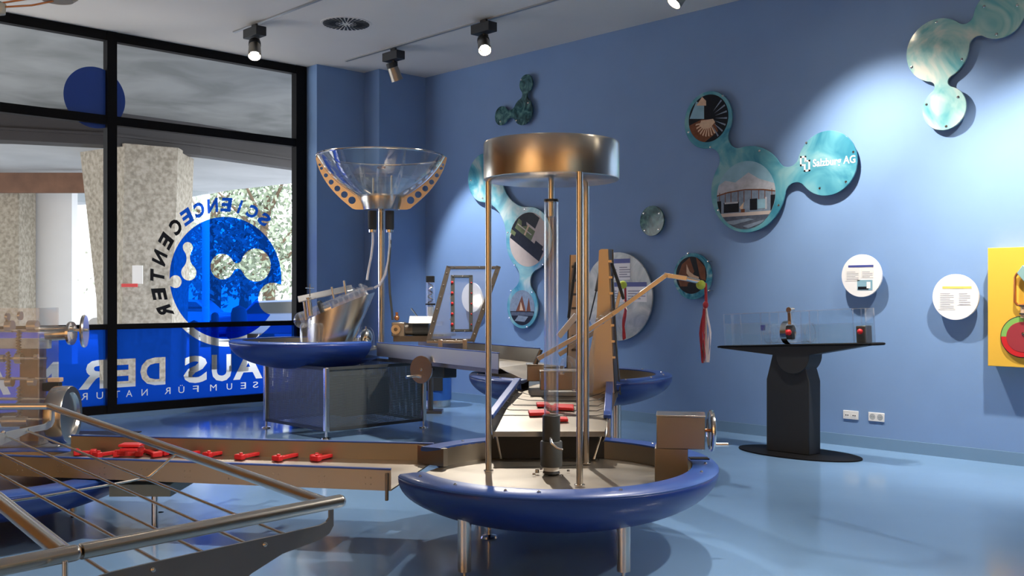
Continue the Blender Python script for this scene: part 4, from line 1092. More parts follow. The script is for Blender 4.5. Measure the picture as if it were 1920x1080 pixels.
def wheelbox():
    d = 5.62; x0 = lat(1232, d); x1 = lat(1322, d)
    t = thing('crank_drive', ((x0+x1)/2, d, .385), 'steel box on a post with a side handwheel on the right of the front basin', 'crank')
    rot = frame((lat(1259, 5.72), 5.72, .385), (1, -.17, 0), base=FC)
    zt = zat(778, 5.7)-.385; zm = zat(838, 5.7)-.385
    part('post', MB(rot).box((.0, 0, zm/2), (.185, .17, zm)), STEELR, t, bev=.004)
    part('gear_housing', MB(rot).box((.052, 0, (zt+zm)/2), (.268, .20, zt-zm)), STEELR, t, bev=.005)
    part('top_cover', MB(rot).box((.052, 0, zt+.003), (.273, .205, .008)), STEEL, t, bev=.002)
    F = rot @ Matrix.Translation((.222, 0, (zt+zm)/2+.005)) @ Matrix.Rotation(.12, 4, 'Z') @ Matrix.Rotation(PI/2, 4, 'Y')
    part('axle', MB(F).cyl((0, 0, -.07), (0, 0, .01), .010), COPPER, t)
    hw_ = part('handwheel', MB(F).lathe([(0, -.006), (.095, -.006), (.106, -.012), (.116, -.008), (.119, .0), (.116, .010), (.106, .014), (.095, .006), (0, .008)], n=56), CHROME, t)
    part('handle', MB(F).tube([(.08, 0, .0), (.08, 0, .05), (.08, 0, .095)], [.010, .0115, .012], 14), CHROME, hw_)
wheelbox()

# ================================================================== LEVERS WITH TENNIS BALLS
def ribbon(t, top, n, L_, seed, m, spread=.03):
    rr_ = random.Random(seed)
    for k in range(n):
        a = rr_.uniform(-spread, spread); b = rr_.uniform(-spread, spread)
        mm = MB(FC); pts = []
        for s in range(9):
            f = s/8; pts.append(Vector((top[0]+a*min(1, f*2)+.008*math.sin(5*f+k), top[1]+b*f, top[2]-L_*f*(1-.06*k/n))))
        w = .012; vs = []; fs = []
        for i, p in enumerate(pts):
            g = .6*k+i*.25; dx = Vector((math.cos(g)*w, math.sin(g)*w, 0)); vs += [p-dx, p+dx]
            if i: fs.append((2*i-2, 2*i-1, 2*i+1, 2*i))
        part('ribbon', mm.sheet(vs, fs), m[k % len(m)], t, solid=.002)
def levers():
    # near upright: tapered folded plate
    d = 7.85
    t = thing('lever_machine', (lat(1135, d), d, .62), 'tall tapered steel upright with a bent swinging arm, tennis ball and long ribbon', 'exhibit')
    def Q(px, py, dd=d): return Vector(pc(px, py, dd))
    fr = [Q(1123, 470), Q(1127, 467), Q(1140, 467), Q(1144, 500), Q(1147, 590), Q(1150, 660), Q(1152, 745), Q(1092, 745), Q(1106, 660), Q(1119, 590), Q(1121, 540)]
    F = FC
    m = MB(FC); n = len(fr); off = Vector((.0, .05, 0))
    part('upright_plate', m.sheet([tuple(p) for p in fr]+[tuple(p+Vector((0, .008, 0))) for p in fr], [list(range(n)), list(range(n, 2*n))[::-1]]+[(i, (i+1) % n, n+(i+1) % n, n+i) for i in range(n)]), STEEL, t, smooth=False)
    part('slotted_flange', MB(FC).sheet([tuple(Q(1140, 467)), tuple(Q(1147, 467, d+.25)), tuple(Q(1162, 745, d+.25)), tuple(Q(1152, 745))], [(0, 1, 2, 3)]), DSTEEL, t, solid=.01)
    part('edge_strip', MB(FC).tube([Q(1149, 468, d+.1), Q(1150, 540, d+.1), Q(1155, 640, d+.1), Q(1163, 740, d+.1)], .007, 8), CHROME, t)
    for k in range(7): part('slot_rung', MB(FC).box(Q(1143+k*1.2, 490+k*30, d-.006), (.03, .02, .018)), CHROME, t)
    for a, b in ((1126, 592), (1126, 603), (1131, 594), (1120, 598), (1128, 598), (1131, 605)):
        part('bolt', MB(FC).ball(Q(a, b, d-.01), .009, 8), CHROME, t)
    # arm
    def flatbar(pts, w, th, m_, nm, dd=None):
        P_ = [Vector(p) for p in pts]; mm = MB(FC)
        for a, b in zip(P_, P_[1:]):
            dr = (b-a); up_ = Vector((0, 1, 0)).cross(dr).normalized(); F = frame(a, dr, up_, FC)
            mm.box((dr.length/2, 0, 0), (dr.length+w*.5, th, w), F=F)
        return part(nm, mm, m_, t, bev=.003)
    dA = 7.6
    flatbar([Q(1098, 622, dA), Q(1147, 590, dA), Q(1249, 516, dA)], .034, .045, STEEL, 'arm')
    flatbar([Q(1247, 516, dA), Q(1285, 522, dA)], .036, .045, STEEL, 'arm_tip')
    part('ball_holder', MB(FC).tube([Q(1284, 522, dA), Q(1311, 528, dA)], .019, 14), CHROME, t)
    flatbar([Q(1010, 672, dA), Q(1098, 622, dA)], .034, .03, STEEL, 'counter_arm')
    part('tennis_ball', MB(FC).ball(Q(1314, 534, dA), .036, 24), TENNIS, t)
    tp = Q(1323, 532, dA)
    part('ribbon_knot', MB(FC).ball((tp.x, tp.y, tp.z-.16), .022, 12, sz=1.3), RIBBON, t)
    part('ribbon_cord', MB(FC).tube([Q(1318, 531, dA), (tp.x, tp.y, tp.z), (tp.x+.005, tp.y, tp.z-.16)], .011, 8), RIBBON, t)
    ribbon(t, (tp.x+.0, tp.y, tp.z-.16), 7, .44, 3, [RIBBON, RIBW, RIBW, RIBBON])
    part('gas_spring', MB(FC).tube([Q(1147, 494, d-.05), Q(1160, 532, d-.1), Q(1169, 560, d-.15)], [.012, .014, .012], 12), BLACKM, t)
    part('spring_rod', MB(FC).cyl(Q(1147, 492, d-.05), Q(1176, 583, d-.15), .005, 8), CHROME, t)
    # clear side pane
    part('clear_pane', MB(FC).sheet([Q(1118, 620, d-.05), Q(1112, 745, d-.05), Q(1090, 745, d-.05), Q(1098, 680, d-.05)], [(0, 1, 2, 3)]), ACRF, t, solid=.006)
    # far one
    d = 8.9
    t = thing('lever_machine', (lat(1075, d), d, .7), 'second slotted lever upright standing further back, mostly behind the front posts', 'exhibit')
    d0 = d
    def Q2(px, py, dd=d0): return Vector(pc(px, py, dd))
    part('upright_plate', MB(FC).sheet([tuple(Q2(*p)) for p in ((1070, 478), (1084, 478), (1082, 560), (1080, 690), (1062, 690), (1068, 560))], [(0, 1, 2, 3, 4, 5)]), STEEL, t, solid=.012)
    part('slotted_flange', MB(FC).sheet([tuple(Q2(1068, 478)), tuple(Q2(1070, 478)), tuple(Q2(1064, 690)), tuple(Q2(1062, 690))], [(0, 1, 2, 3)]), DSTEEL, t, solid=.04)
    for k in range(7): part('slot_rung', MB(FC).box(Q2(1079, 500+k*26, d0-.01), (.07, .03, .02)), DSTEEL, t)
    part('gas_spring', MB(FC).tube([Q2(1080, 492, d0-.1), Q2(1066, 596, d0-.2)], .013, 10), BLACKM, t)
    part('gas_spring', MB(FC).tube([Q2(1126, 505, d0-.1), Q2(1118, 545, d0-.2)], .015, 10), BLACKM, t)
    part('spring_rod', MB(FC).tube([Q2(1118, 545, d0-.2), Q2(1105, 600, d0-.3)], .006, 8), BLACKM, t)
    part('white_arm', MB(frame(Q2(1050, 628, d0-.4), Q2(1080, 592, d0-.4)-Q2(1050, 628, d0-.4), (0, -1, 0), FC)).box((.1, 0, 0), (.24, .05, .04)), mat('pale_steel', (.75, .74, .72), .4, .6), t, bev=.004)
    def bar2(a, b, w): 
        dr = Q2(*b)-Q2(*a); F = frame(Q2(*a), dr, Vector((0, 1, 0)).cross(dr), FC); return MB(F).box((dr.length/2, 0, 0), (dr.length, .03, w))
    part('arm', bar2((1048, 665), (1150, 600), .04), STEEL, t, bev=.003)
    part('arm_tip', bar2((1150, 600), (1164, 540), .03), STEEL, t, bev=.003)
    c = Q2(1168, 534)
    part('tennis_ball', MB(FC).ball(c, .036, 24), TENNIS, t)
    part('ribbon_cord', MB(FC).tube([(c.x+.02, c.y, c.z-.02), (c.x+.025, c.y, c.z-.17)], .009, 8), RIBBON, t)
    ribbon(t, (c.x+.02, c.y, c.z-.15), 3, .34, 8, [RIBBON], .012)
    # blocks and clear U pipe in the rear basin
    def blockt(px0, px1, py0, py1, dd, label, dep=.2):
        p = pc((px0+px1)/2, py1, dd); w_ = (px1-px0)/FPX*dd; h_ = (py1-py0)/FPX*dd
        tt = thing('steel_block', p, label, 'block')
        part('housing', MB(FC).box((p[0], p[1]+dep/2, p[2]+h_/2), (w_, dep, h_)), STEELR, tt, bev=.006)
        part('lid', MB(FC).box((p[0], p[1]+dep/2, p[2]+h_+.004), (w_+.01, dep+.01, .008)), STEEL, tt, bev=.002)
        return tt
    bt = blockt(988, 1020, 685, 715, 7.95, 'small upright steel box behind the clear tube on the left')
    bp_ = Vector(pc(1003, 684, 8.0)); part('bracket_arm', MB(FC).tube([bp_, bp_+Vector((.05, 0, .12))], [.02, .015], 8), DSTEEL, bt)
    blockt(1013, 1082, 697, 732, 7.75, 'wider grey steel box behind the clear tube')
    tt = thing('clear_siphon', pc(1078, 735, 7.6), 'clear bent siphon pipe beside the grey steel box', 'pipe')
    part('pipe', MB(FC).tube([pc(1053, 702, 7.6), pc(1053, 688, 7.6), pc(1058, 676, 7.6), pc(1066, 672, 7.6), pc(1074, 676, 7.6), pc(1078, 688, 7.6), pc(1078, 733, 7.6)], .02, 14), ACRF, tt)
    part('end_ring', MB(FC).lathe([(.02, 0), (.026, 0), (.026, .01), (.02, .01)], pc(1078, 733, 7.6), 16, close=True), CHROME, tt)
levers()

# ================================================================== BIG CLEAR BOWL ON POLE
def bigbowl():
    d = 11.25; cx = lat(715, d); zr = zat(294, d); Rr = .711
    zb = zat(370, d)     # bowl bottom
    zf = .87
    t = thing('vortex_bowl', (cx, d, zf), 'large clear acrylic bowl with perforated steel ribs on a tall steel pole', 'exhibit')
    H_ = zr-zb; prof = []
    for i in range(15):
        q_ = i/14; prof.append((Rr*(.34+.66*(q_+.10*math.sin(PI*q_))), zb+H_*(.80*q_+.20*q_*q_)))
    bowlp = prof
    part('clear_bowl', MB(FC).lathe(bowlp+[(p[0]-.006, p[1]) for p in bowlp[::-1]], (cx, d, 0), 64, close=True), ACRT, t)
    part('rim_ring', MB(FC).tube([(cx+Rr*math.cos(g), d+Rr*math.sin(g), zr) for g in [2*PI*i/72 for i in range(72)]], .012, 10, closed=True), CHROME, t)
    part('inner_ring', MB(FC).tube([(cx+.66*Rr*math.cos(g), d+.66*Rr*math.sin(g), zb+H_*.46) for g in [2*PI*i/60 for i in range(60)]], .006, 8, closed=True), ACRF, t)
    part('water', MB(FC).lathe([(0, zb+.01), (Rr*.32, zb+.02), (Rr*.6, zb+H_*.40), (0, zb+H_*.40)], (cx, d, 0), 48), WATER, t)
    part('centre_tube', MB(FC).lathe([(0, zb), (.055, zb), (.055, zb+.32), (0, zb+.32)], (cx, d, 0), 24), ACRF, t)
    part('centre_cap', MB(FC).lathe([(0, zb+.32), (.045, zb+.32), (.05, zb+.34), (0, zb+.36)], (cx, d, 0), 20), BROWNP, t)
    part('inner_post', MB(FC).cyl((cx+.11, d+.05, zb), (cx+.11, d+.05, zb+.25), .014).cyl((cx-.1, d+.08, zb), (cx-.1, d+.08, zb+.22), .014), CHROME, t)
    # hub
    part('hub', MB(FC).lathe([(0, zat(394, d)), (.20, zat(394, d)), (.225, zat(380, d)), (.23, zb+.02), (0, zb+.02)], (cx, d, 0), 40), STEEL, t)
    # ribs: curved strips with holes
    for a in (180, 0, 118, 62, 242, 298):
        g = math.radians(a); F = FC @ Matrix.Translation((cx, d, 0)) @ Matrix.Rotation(g, 4, 'Z') @ Matrix.Rotation(PI/2, 4, 'X')
        out = []; inn = []
        for i in range(15):
            r, z = bowlp[i]; f = i/14
            wd_ = .125*(1-f)**.8+.022
            inn.append((max(r, .2)+.006, z)); 
            nx_, nz_ = (math.cos(math.radians(20+0)), 0)
            tx = bowlp[min(i+1, 14)][0]-bowlp[max(i-1, 0)][0]; tz = bowlp[min(i+1, 14)][1]-bowlp[max(i-1, 0)][1]; l_ = math.hypot(tx, tz)
            out.append((max(r, .2)+.006+wd_*tz/l_, z-wd_*tx/l_))
        zl = zat(393, d); inn = [(.205, zl), (.205, zb+.02)]+inn[1:]; poly = inn+out[::-1]+[(.285, zl)]; inn = inn[1:]
        holes = []
        for i in (1, 3, 5, 7, 9, 11, 12.4):
            k = int(i); m_ = ((inn[k][0]+out[k][0])/2, (inn[k][1]+out[k][1])/2)
            w_ = math.hypot(inn[k][0]-out[k][0], inn[k][1]-out[k][1])
            holes.append(circ(m_[0], m_[1], w_*.30, 14))
        vs, fs = fill2d([poly]+holes)
        part('rib', MB(F).sheet([(x, y, 0) for x, y in vs], fs), STEEL if a in (0, 180) else ACRF, t, smooth=False, solid=.008)
    part('pole', MB(FC).cyl((cx, d, zf), (cx, d, zat(393, d)), .037, 28), STEEL, t)
    part('pole_flange', MB(FC).lathe([(0, 0), (.10, 0), (.10, .015), (0, .015)], (cx, d, zf), 24), STEEL, t)
    for px in (698.5, 731):
        x = lat(px, d-.1)
        part('motor', MB(FC).lathe([(0, zat(432, d)), (.045, zat(432, d)), (.05, zat(428, d)), (.05, zat(397, d)), (0, zat(397, d))], (x, d-.12, 0), 20), BLACKM, t)
        part('motor_ring', MB(FC).lathe([(0, zat(437, d)), (.04, zat(437, d)), (.04, zat(431, d)), (0, zat(431, d))], (x, d-.12, 0), 20), CHROME, t)
    hz = lambda px, py, dd=d-.15: pc(px, py, dd)
    HOSE = clear('hose', (.75, .80, .92), .2, .8, .15, diff=.3)
    part('hose', MB(FC).tube([hz(699, 436), hz(699, 455), hz(696, 480), hz(691, 505), hz(688, 525)], .013, 10), HOSE, t)
    part('hose', MB(FC).tube([hz(731, 436), hz(731, 460), hz(728, 490), hz(722, 515), hz(712, 534), hz(702, 540)], .015, 10), HOSE, t)
    part('hose', MB(FC).tube([hz(732, 450), hz(729, 500), hz(731, 550), hz(735, 585), hz(736, 600)], .013, 10), GREYP, t)
bigbowl()

# ---- slanted cone with clear tube
def cone():
    d = 10.75; zf = .87
    def Q(px, py, dd=d): return Vector(pc(px, py, dd))
    t = thing('slanted_cone', (lat(618, d), d, zf), 'obliquely cut steel cone carrying a clear tube with metal clamps', 'exhibit')
    k = d/FPX; n = 48; vs = []
    bc = Q(617, 652); tc_ = Q(640, 574)
    for lvl in range(5):
        f = lvl/4
        for j in range(n):
            g = 2*PI*j/n
            b = Vector((bc.x+40*k*math.cos(g), d+.24*math.sin(g), zf))
            e = Vector((tc_.x+63*k*math.cos(g), d+.26*math.sin(g), tc_.z+26*k*math.cos(g)))
            ff = f
            vs.append(b.lerp(e, ff))
    fs = [(l*n+j, l*n+(j+1) % n, (l+1)*n+(j+1) % n, (l+1)*n+j) for l in range(4) for j in range(n)]
    fs.append([4*n+j for j in range(n)])
    part('cone_body', MB(FC).sheet(vs, fs), STEEL, t, angle=50)
    ax = (Q(690, 553)-Q(572, 603)).normalized()
    p0 = Q(566, 600, d-.05); p1 = Q(688, 550, d-.05)
    part('clear_tube', MB(FC).tube([p0, p1], 15*k, 28), ACRF, t)
    part('tube_end', MB(FC).ball(p0, 15.5*k, 20), ACRF, t)
    nv = Vector((-ax.z, 0, ax.x))
    for i, f in enumerate((.42, .5, .58, .66, .74, .82, .9, .97)):
        c = p0.lerp(p1, f)
        part('glass_fin', MB(FC).tube([c-nv*.05, c+nv*(.10+.02*(i % 3)), c+nv*.06+ax*.05], .010, 8), ACRF, t)
    c = p0.lerp(p1, .33); F = frame(c, nv, ax, FC)
    part('clamp_ring', MB(F).lathe([(15.5*k, -.015), (21*k, -.015), (21*k, .015), (15.5*k, .015)], n=28, close=True), BLACKM, t)
    part('inner_piston', MB(FC).tube([p0.lerp(p1, .34), p0.lerp(p1, .46)], 9*k, 16), CHROME, t)
    a, b = Q(566, 560, d-.15), Q(647, 523, d-.15)
    part('top_plate', MB(frame(a, b-a, (0, -.7, .7), FC)).box(((b-a).length/2, 0, 0), ((b-a).length+.08, .09, .014)), CHROME, t, bev=.005)
    for px, py, y2 in ((578, 558, 592), (622, 538, 560), (645, 526, 552), (570, 565, 600)):
        part('clamp_post', MB(FC).cyl(Q(px, py, d-.14), Q(px+4, y2, d-.14), .013 if px != 578 else .03, 12), STEEL, t)
    part('tap', MB(FC).cyl(Q(581, 556, d-.15), Q(581, 532, d-.15), .006, 8).cyl(Q(573, 540, d-.15), Q(589, 540, d-.15), .006, 8), CHROME, t)
    part('clear_housing', MB(FC).lathe([(0, 0), (18*k, 0), (18*k, 45*k), (15*k, 50*k), (0, 50*k)], (lat(581, d-.25), d-.25, zf), 28), ACRF, t)
    part('jet_knob', MB(FC).ball(Q(676, 535, d-.1), .02, 10).cyl(Q(676, 545, d-.1), Q(700, 540, d-.1), .016, 10), ACRF, t)
cone()
# dome, motor, screw tube
def smalls():
    d = 11.0; x = lat(686, d); zf = .87
    t = thing('glass_dome', (x, d, zf), 'small steel bell under a clear dome beside the pole', 'dome')
    part('steel_bell', MB(FC).lathe([(0, 0), (.05, 0), (.055, .05), (.075, .09), (.07, .15), (.045, .19), (.012, .21), (.012, .235), (0, .24)], (x, d, zf), 28), CHROME, t)
    part('clear_dome', MB(FC).lathe([(.095, 0), (.095, .12), (.08, .18), (.05, .215), (0, .225)], (x, d, zf+.01), 28), ACR, t)
    d = 10.7; c = Vector(pc(748, 617, d))
    t = thing('pump_motor', (c.x, c.y, c.z-.1), 'small pump motor with copper ring and tilted white label plate on the trough', 'pump')
    part('body', MB(FC).box(c, (.14, .16, .15)), STEELR, t, bev=.01)
    part('front_ring', MB(FC).lathe([(.02, 0), (.05, 0), (.05, .02), (.02, .02)], n=20, close=True, F=FC @ Matrix.Translation(c+Vector((-.02, -.1, .0))) @ Matrix.Rotation(PI/2, 4, 'X')), CHROME, t)
    part('coil', MB(FC).tube([c+Vector((.06, 0, 0)), c+Vector((.16, 0, 0))], .066, 24), DSTEEL, t)
    part('motor_case', MB(FC).tube([c+Vector((.15, 0, .0)), c+Vector((.32, 0, 0))], .07, 24), GREYP, t)
    part('label_plate', MB(frame(c+Vector((.2, -.06, .1)), (1, 0, -.02), (0, -.6, .8), FC)).box((.04, 0, 0), (.25, .12, .006)), WHITE, t)
    part('lever', MB(FC).tube([c+Vector((.22, 0, .1)), c+Vector((.13, 0, .22))], .01, 8), CHROME, t)
    part('bracket', MB(FC).box(c+Vector((.15, .0, -.10)), (.4, .18, .06)), DSTEEL, t)
    part('shut_off', MB(FC).ball(c+Vector((-.02, -.02, .12)), .03, 12).cyl(c+Vector((-.02, -.02, .1)), c+Vector((-.02, -.02, .18)), .015), COPPER, t)
    d = 12.4; x = lat(807, d)
    t = thing('screw_pump_tube', (x, d, zat(598, d)), 'narrow clear cylinder with dark cap standing behind the slanted clear panel', 'exhibit')
    z0 = zat(600, d); z1 = zat(528, d)
    part('clear_tube', MB(FC).cyl((x, d, z0), (x, d, z1), .055, 20), ACRF, t)
    part('cap', MB(FC).box((x, d, z1+.03), (.10, .1, .08)), GREYP, t, bev=.005)
    part('screw', MB(FC).tube([(x+.03*math.cos(i*.9), d+.03*math.sin(i*.9), z0+(z1-z0)*i/40) for i in range(41)], .008, 6), CHROME, t)
    part('ring', MB(FC).lathe([(.055, 0), (.062, 0), (.062, .02), (.055, .02)], (x, d, zat(572, d)), 20, close=True), BLACKM, t)
    part('white_sleeve', MB(FC).cyl((x, d, zat(592, d)), (x, d, zat(575, d)), .045, 16), WHITE, t)
    part('base', MB(FC).box((x-.02, d, zat(606, d)), (.36, .3, .05)), ACRF, t)
    part('stand', MB(FC).cyl((x, d, .03), (x, d, zat(609, d)), .035, 20).box((x, d, .015), (.3, .3, .03)), DSTEEL, t)
smalls()
# ---- slanted clear panel
def slant():
    d = 9.75
    def Q(px, py, dd=d): return Vector(pc(px, py, dd))
    t = thing('flow_display', (lat(846, d), d, zat(642, d)), 'slanted clear panel with dark bolted frame and red-dotted loop on the upper trough', 'exhibit')
    c = [Q(804, 638, d-.05), Q(886, 638, d-.05), Q(934, 502, d+.12), Q(841, 502, d+.12)]
    part('clear_sheet', MB(FC).sheet([tuple(p) for p in c], [(0, 1, 2, 3)]), ACRF, t, solid=.008)
    def bars(cs, w, m, nm):
        N = len(cs); nrm = (cs[1]-cs[0]).cross(cs[3]-cs[0]).normalized(); mm = MB(FC)
        for i in range(N):
            a, b = cs[i], cs[(i+1) % N]; F = frame(a, b-a, nrm, FC); L_ = (b-a).length
            mm.box((L_/2, 0, 0), (L_+w*.6, w if i % 2 else w*.55, .03), F=F)
        return part(nm, mm, m, t), nrm
    o, nrm = bars(c, .045, DSTEEL, 'outer_frame')
    if nrm.y > 0: nrm = -nrm
    def ip(u, v): return (c[0].lerp(c[1], u)).lerp(c[3].lerp(c[2], u), v)
    def at_(px, py):
        f = (638-py)/136; dd = d-.05+.17*f; return Q(px, py, dd)+nrm*.012
    c2 = [at_(849, 620), at_(883, 620), at_(883, 519), at_(849, 519)]
    bars(c2, .036, GREYP, 'inner_loop')
    for k in range(5):
        py = 531+k*19.5
        part('red_dot', MB(FC).ball(at_(848, py)+nrm*.018, .014, 12), RED, t)
        part('red_dot', MB(FC).ball(at_(884, py+.5)+nrm*.018, .007, 10), RED, t)
    N = 0
    for i in range(4):
        a, b = c[i], c[(i+1) % 4]; kk = 6 if i % 2 else 4
        for j in range(kk):
            part('bolt', MB(FC).ball(a.lerp(b, (j+.5)/kk)+nrm*.018, .008, 8), CHROME, t)
    for x, y in ((850, 519), (868, 519), (845, 560), (845, 600), (852, 622), (872, 622)):
        part('bolt', MB(FC).ball(at_(x, y)+nrm*.02, .008, 8), CHROME, t)
    for px in (826, 872):
        part('stand_leg', MB(FC).box(Q(px, 650, d-.05), (.045, .045, .14)), STEEL, t, bev=.004)
    part('base_bar', MB(FC).box(Q(835, 641, d-.05), (.36, .04, .025)), STEELR, t, bev=.003)
slant()

# ================================================================== FOREGROUND TUBE RAILINGS
def railing():
    z = .88; A = Vector(pz(630, 941, z)); B = Vector(pz(152, 1034, z)); C_ = Vector(pz(92, 762, z)); D_ = Vector(pz(-60, 763, z))
    t = thing('tube_railing', ((A.x+B.x)/2, A.y, 0), 'brushed steel tube frame with thin parallel rods filling the lower left foreground', 'railing')
    u = (A-B).normalized()
    part('front_tube', MB(FC).tube([B, A+u*.01], .0185, 32), STEEL, t)
    part('tube_end_cap', MB(FC).ball(A+u*.012, .0185, 20), STEEL, t)
    v = (C_-A).normalized()
    part('side_tube', MB(FC).tube([A-u*.03+v*.01, C_], .0165, 24), STEEL, t)
    part('back_tube', MB(FC).tube([C_, D_], .0165, 24), STEEL, t)
    part('tube_elbow', MB(FC).ball(C_, .0167, 16), STEEL, t)
    part('joint_pin', MB(FC).cyl(B-u*.03, B+u*.02, .006, 12), CHROME, t)
    zr = .80
    rods = [((49, 807), (531, 1001)), ((0, 813), (457, 1017)), ((0, 850), (377, 1034)), ((0, 890), (296, 1052)), ((0, 946), (200, 1073))]
    ends = []
    for a, b in rods:
        p, q = Vector(pz(*a, zr)), Vector(pz(*b, zr)); dr = (q-p).normalized()
        if a[0] == 0: p = p-dr*max(0, (4.9-p.y)/abs(dr.y))
        q = q+dr*.03
        part('rod', MB(FC).cyl(p, q, .0048, 12), STEEL, t); ends.append((p, q))
    part('spacer_rod', MB(FC).tube([Vector(pz(0, 943, zr-.006)), Vector(pz(74, 932, zr-.006)), Vector(pz(141, 920, zr-.006)), Vector(pz(211, 908, zr-.006)), Vector(pz(272, 896, zr-.006)), Vector(pz(280, 893, zr)), Vector(pz(329, 852, z-.01))], .0042, 10), STEEL, t)
    # front bracket plate: vertical plane under the rod ends
    q0 = ends[0][1]; q3 = ends[3][1]; n_ = (q3-q0).normalized()
    def onp(px, py):
        # intersect pixel ray with the vertical plane through q0 with direction n_
        tt = (px-960)/FPX; # x = tt*d ; find d with (x,d) on line q0 + s n_
        # tt*d = q0.x + s n.x ; d = q0.y + s n.y
        s = (tt*q0.y-q0.x)/(n_.x-tt*n_.y); dd = q0.y+s*n_.y
        return Vector((tt*dd, dd, zat(py, dd)))
    up = [(617, 952), (624, 952), (624, 985), (616, 1000), (598, 1012), (528, 1038), (470, 1075), (420, 1120), (250, 1180), (100, 1180), (100, 1110), (205, 1073), (296, 1052), (377, 1034), (528, 1001), (598, 985), (612, 978), (617, 970)]
    pl = [onp(*p) for p in up]; nv = Vector((-n_.y, n_.x, 0))*.004; n = len(pl)
    part('bracket_plate', MB(FC).sheet([tuple(p-nv) for p in pl]+[tuple(p+nv) for p in pl], [list(range(n)), list(range(n, 2*n))[::-1]]+[(i, (i+1) % n, n+(i+1) % n, n+i) for i in range(n)]), mat('plate_steel', (.33, .33, .33), .38, .8, noise=.06), t, smooth=False)
    for p in ((497, 1020), (288, 1067)):
        w = onp(*p); part('bolt', MB(FC).ball(w-Vector((0, .006, 0)), .0075, 14), CHROME, t)
    # far bracket
    q0 = ends[0][0]; q1 = Vector(pz(-60, 838, zr)); n_ = (q1-q0).normalized()
    up = [(95, 766), (101, 766), (101, 790), (96, 800), (86, 806), (50, 812), (0, 835), (-60, 850), (-60, 815), (0, 812), (45, 803), (84, 795), (94, 788)]
    pl = [onp(*p) for p in up]; n = len(pl); nv = Vector((-n_.y, n_.x, 0))*.005
    part('bracket_plate', MB(FC).sheet([tuple(p-nv) for p in pl]+[tuple(p+nv) for p in pl], [list(range(n)), list(range(n, 2*n))[::-1]]+[(i, (i+1) % n, n+(i+1) % n, n+i) for i in range(n)]), mat('pale_plate', (.50, .53, .54), .35, .7), t, smooth=False)
    for p in ((52, 806), (8, 811)):
        w = onp(*p); part('bolt', MB(FC).ball(w-Vector((0, .008, 0)), .011, 12), CHROME, t)
    bb = onp(300, 1120)
    part('support_post', MB(FC).cyl((bb.x, bb.y, 0), (bb.x, bb.y, bb.z+.04), .025, 20), STEEL, t)
    pp = D_.copy(); part('support_post', MB(FC).cyl((pp.x, pp.y, 0), (pp.x, pp.y, z), .02, 20), STEEL, t)
    # neighbouring frame
    B2_ = Vector(pz(138, 1037, z)); d_ = -u
    t = thing('tube_railing', (B2_.x-.4, B2_.y-.1, 0), 'second tube frame starting at the bottom left corner, next to the rod frame', 'railing')
    E = Vector(pz(-60, 1075, z)); 
    part('front_tube', MB(FC).tube([B2_, B2_+(B2_-A).normalized()*.6], .0185, 32), STEEL, t)
    part('tube_end_cap', MB(FC).ball(B2_, .0185, 20), STEEL, t)
    s0 = Vector(pz(118, 1038, z)); s1 = Vector(pz(0, 943, z)); s2 = s0+(s1-s0)*1.8
    part('side_tube', MB(FC).tube([s0, s2], .0185, 28), STEEL, t)
    part('side_rod', MB(FC).cyl(Vector(pz(134, 1030, z-.005)), Vector(pz(0, 925, z-.005)), .005, 10), STEEL, t)
    lp = Vector(pz(122, 1052, z)); part('support_post', MB(FC).cyl((lp.x, lp.y+.0, 0), (lp.x, lp.y, z), .006, 12), STEEL, t)
railing()

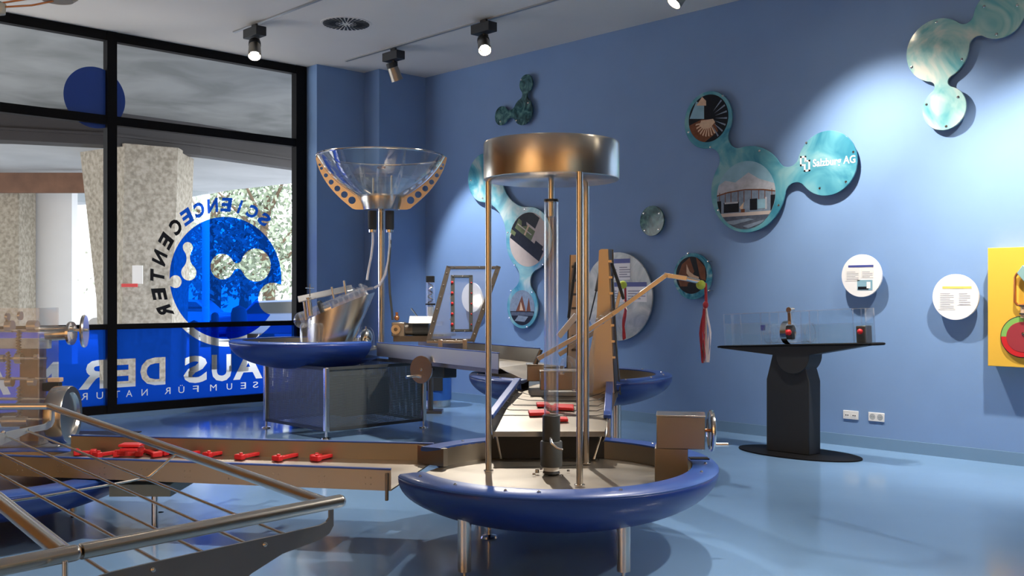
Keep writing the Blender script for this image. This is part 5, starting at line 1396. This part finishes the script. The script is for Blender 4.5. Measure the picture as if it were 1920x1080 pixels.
# ================================================================== LEFT: CLEAR MACHINE
def machine():
    d = 7.3
    def Q(px, py, dd=d): return Vector(pc(px, py, dd))
    zb = zat(830, d)
    t = thing('cam_machine', (lat(40, d), d, 0), 'clear box of metal shafts, cams and a side disc at the left edge', 'exhibit')
    part('clear_front', MB(FC).box(((Q(-20, 0).x+Q(92, 0).x)/2, d-.15, (zat(577, d)+zb)/2), (Q(92, 0).x-Q(-20, 0).x, .012, zat(577, d)-zb)), ACRF, t)
    part('clear_side', MB(FC).box((Q(91, 0).x, d, (zat(577, d)+zb)/2), (.012, .3, zat(577, d)-zb)), ACRF, t)
    part('cross_bar', MB(FC).box(Q(35, 644), (.46, .05, .075)), SILVP, t, bev=.004)
    part('cross_bar', MB(FC).box(Q(62, 735, d+.1), (.18, .04, .75)), BROWNP, t, bev=.004)
    for k, py in enumerate((620, 672, 710, 748, 786)):
        part('shaft', MB(FC).cyl(Q(-15, py), Q(88, py), .011, 12), CHROME, t)
    for px, py, r, l_ in ((18, 612, .055, .05), (62, 612, .055, .07), (38, 592, .04, .02), (14, 594, .035, .02), (36, 672, .05, .05), (18, 716, .045, .05), (60, 716, .04, .05), (5, 672, .035, .03), (30, 790, .05, .2), (68, 668, .02, .03)):
        part('cam', MB(FC).cyl(Q(px-l_*120, py, d-.01), Q(px+l_*120, py, d-.01), r*.8, 18), STEEL, t)
    for px, y0, y1 in ((38, 620, 672), (18, 660, 720), (38, 725, 790)):
        part('chain', MB(FC).tube([Vector(Q(px, y0+(y1-y0)*i/20))+Vector((.008*((-1)**i), -.02, 0)) for i in range(21)], .010, 6), DSTEEL, t)
    part('outer_shaft', MB(FC).cyl(Q(88, 628), Q(136, 625), .045, 18).cyl(Q(60, 618), Q(140, 616), .02, 12), STEEL, t)
    part('shaft_flange', MB(FC).cyl(Q(131, 625), Q(136, 625), .085, 20), CHROME, t)
    part('side_disc', MB(frame(Q(158, 621), (0, 1, 0), Vector((1, .22, 0)), FC)).lathe([(0, -.012), (.115, -.012), (.12, 0), (.115, .012), (0, .012)], n=40), STEEL, t)
    part('disc_axle', MB(FC).cyl(Q(136, 619), Q(166, 619), .012, 12), CHROME, t)
    # drum below
    F = frame(Q(118, 778, d-.2), (0, 1, 0), Vector((1, .05, 0)), FC)
    part('drum', MB(F).lathe([(0, -.06), (.20, -.06), (.205, -.05), (.205, .05), (.20, .06), (.16, .06), (.15, .04), (0, .04)], n=48), STEEL, t)
    part('drum_face', MB(F).lathe([(0, -.068), (.185, -.068), (.185, -.06), (0, -.06)], n=40), DRED, t)
    part('drum_bracket', MB(FC).box(Q(98, 725, d-.1), (.12, .06, .06)).box(Q(104, 712, d-.1), (.09, .06, .03), mi=1), [BLACKM, BONEP], t, bev=.004)
    part('cabinet_base', MB(FC).box((lat(35, d), d+.05, zb/2), (.72, .5, zb)), STEELR, t, bev=.01)
machine()
tag(make('floor_grate', MB(FC).box((lat(190, 10.5), 10.45, .006), (.75, .35, .012)), GRATE, bev=.002), 'dark rectangular grate let into the floor below the glass wall', 'grate')
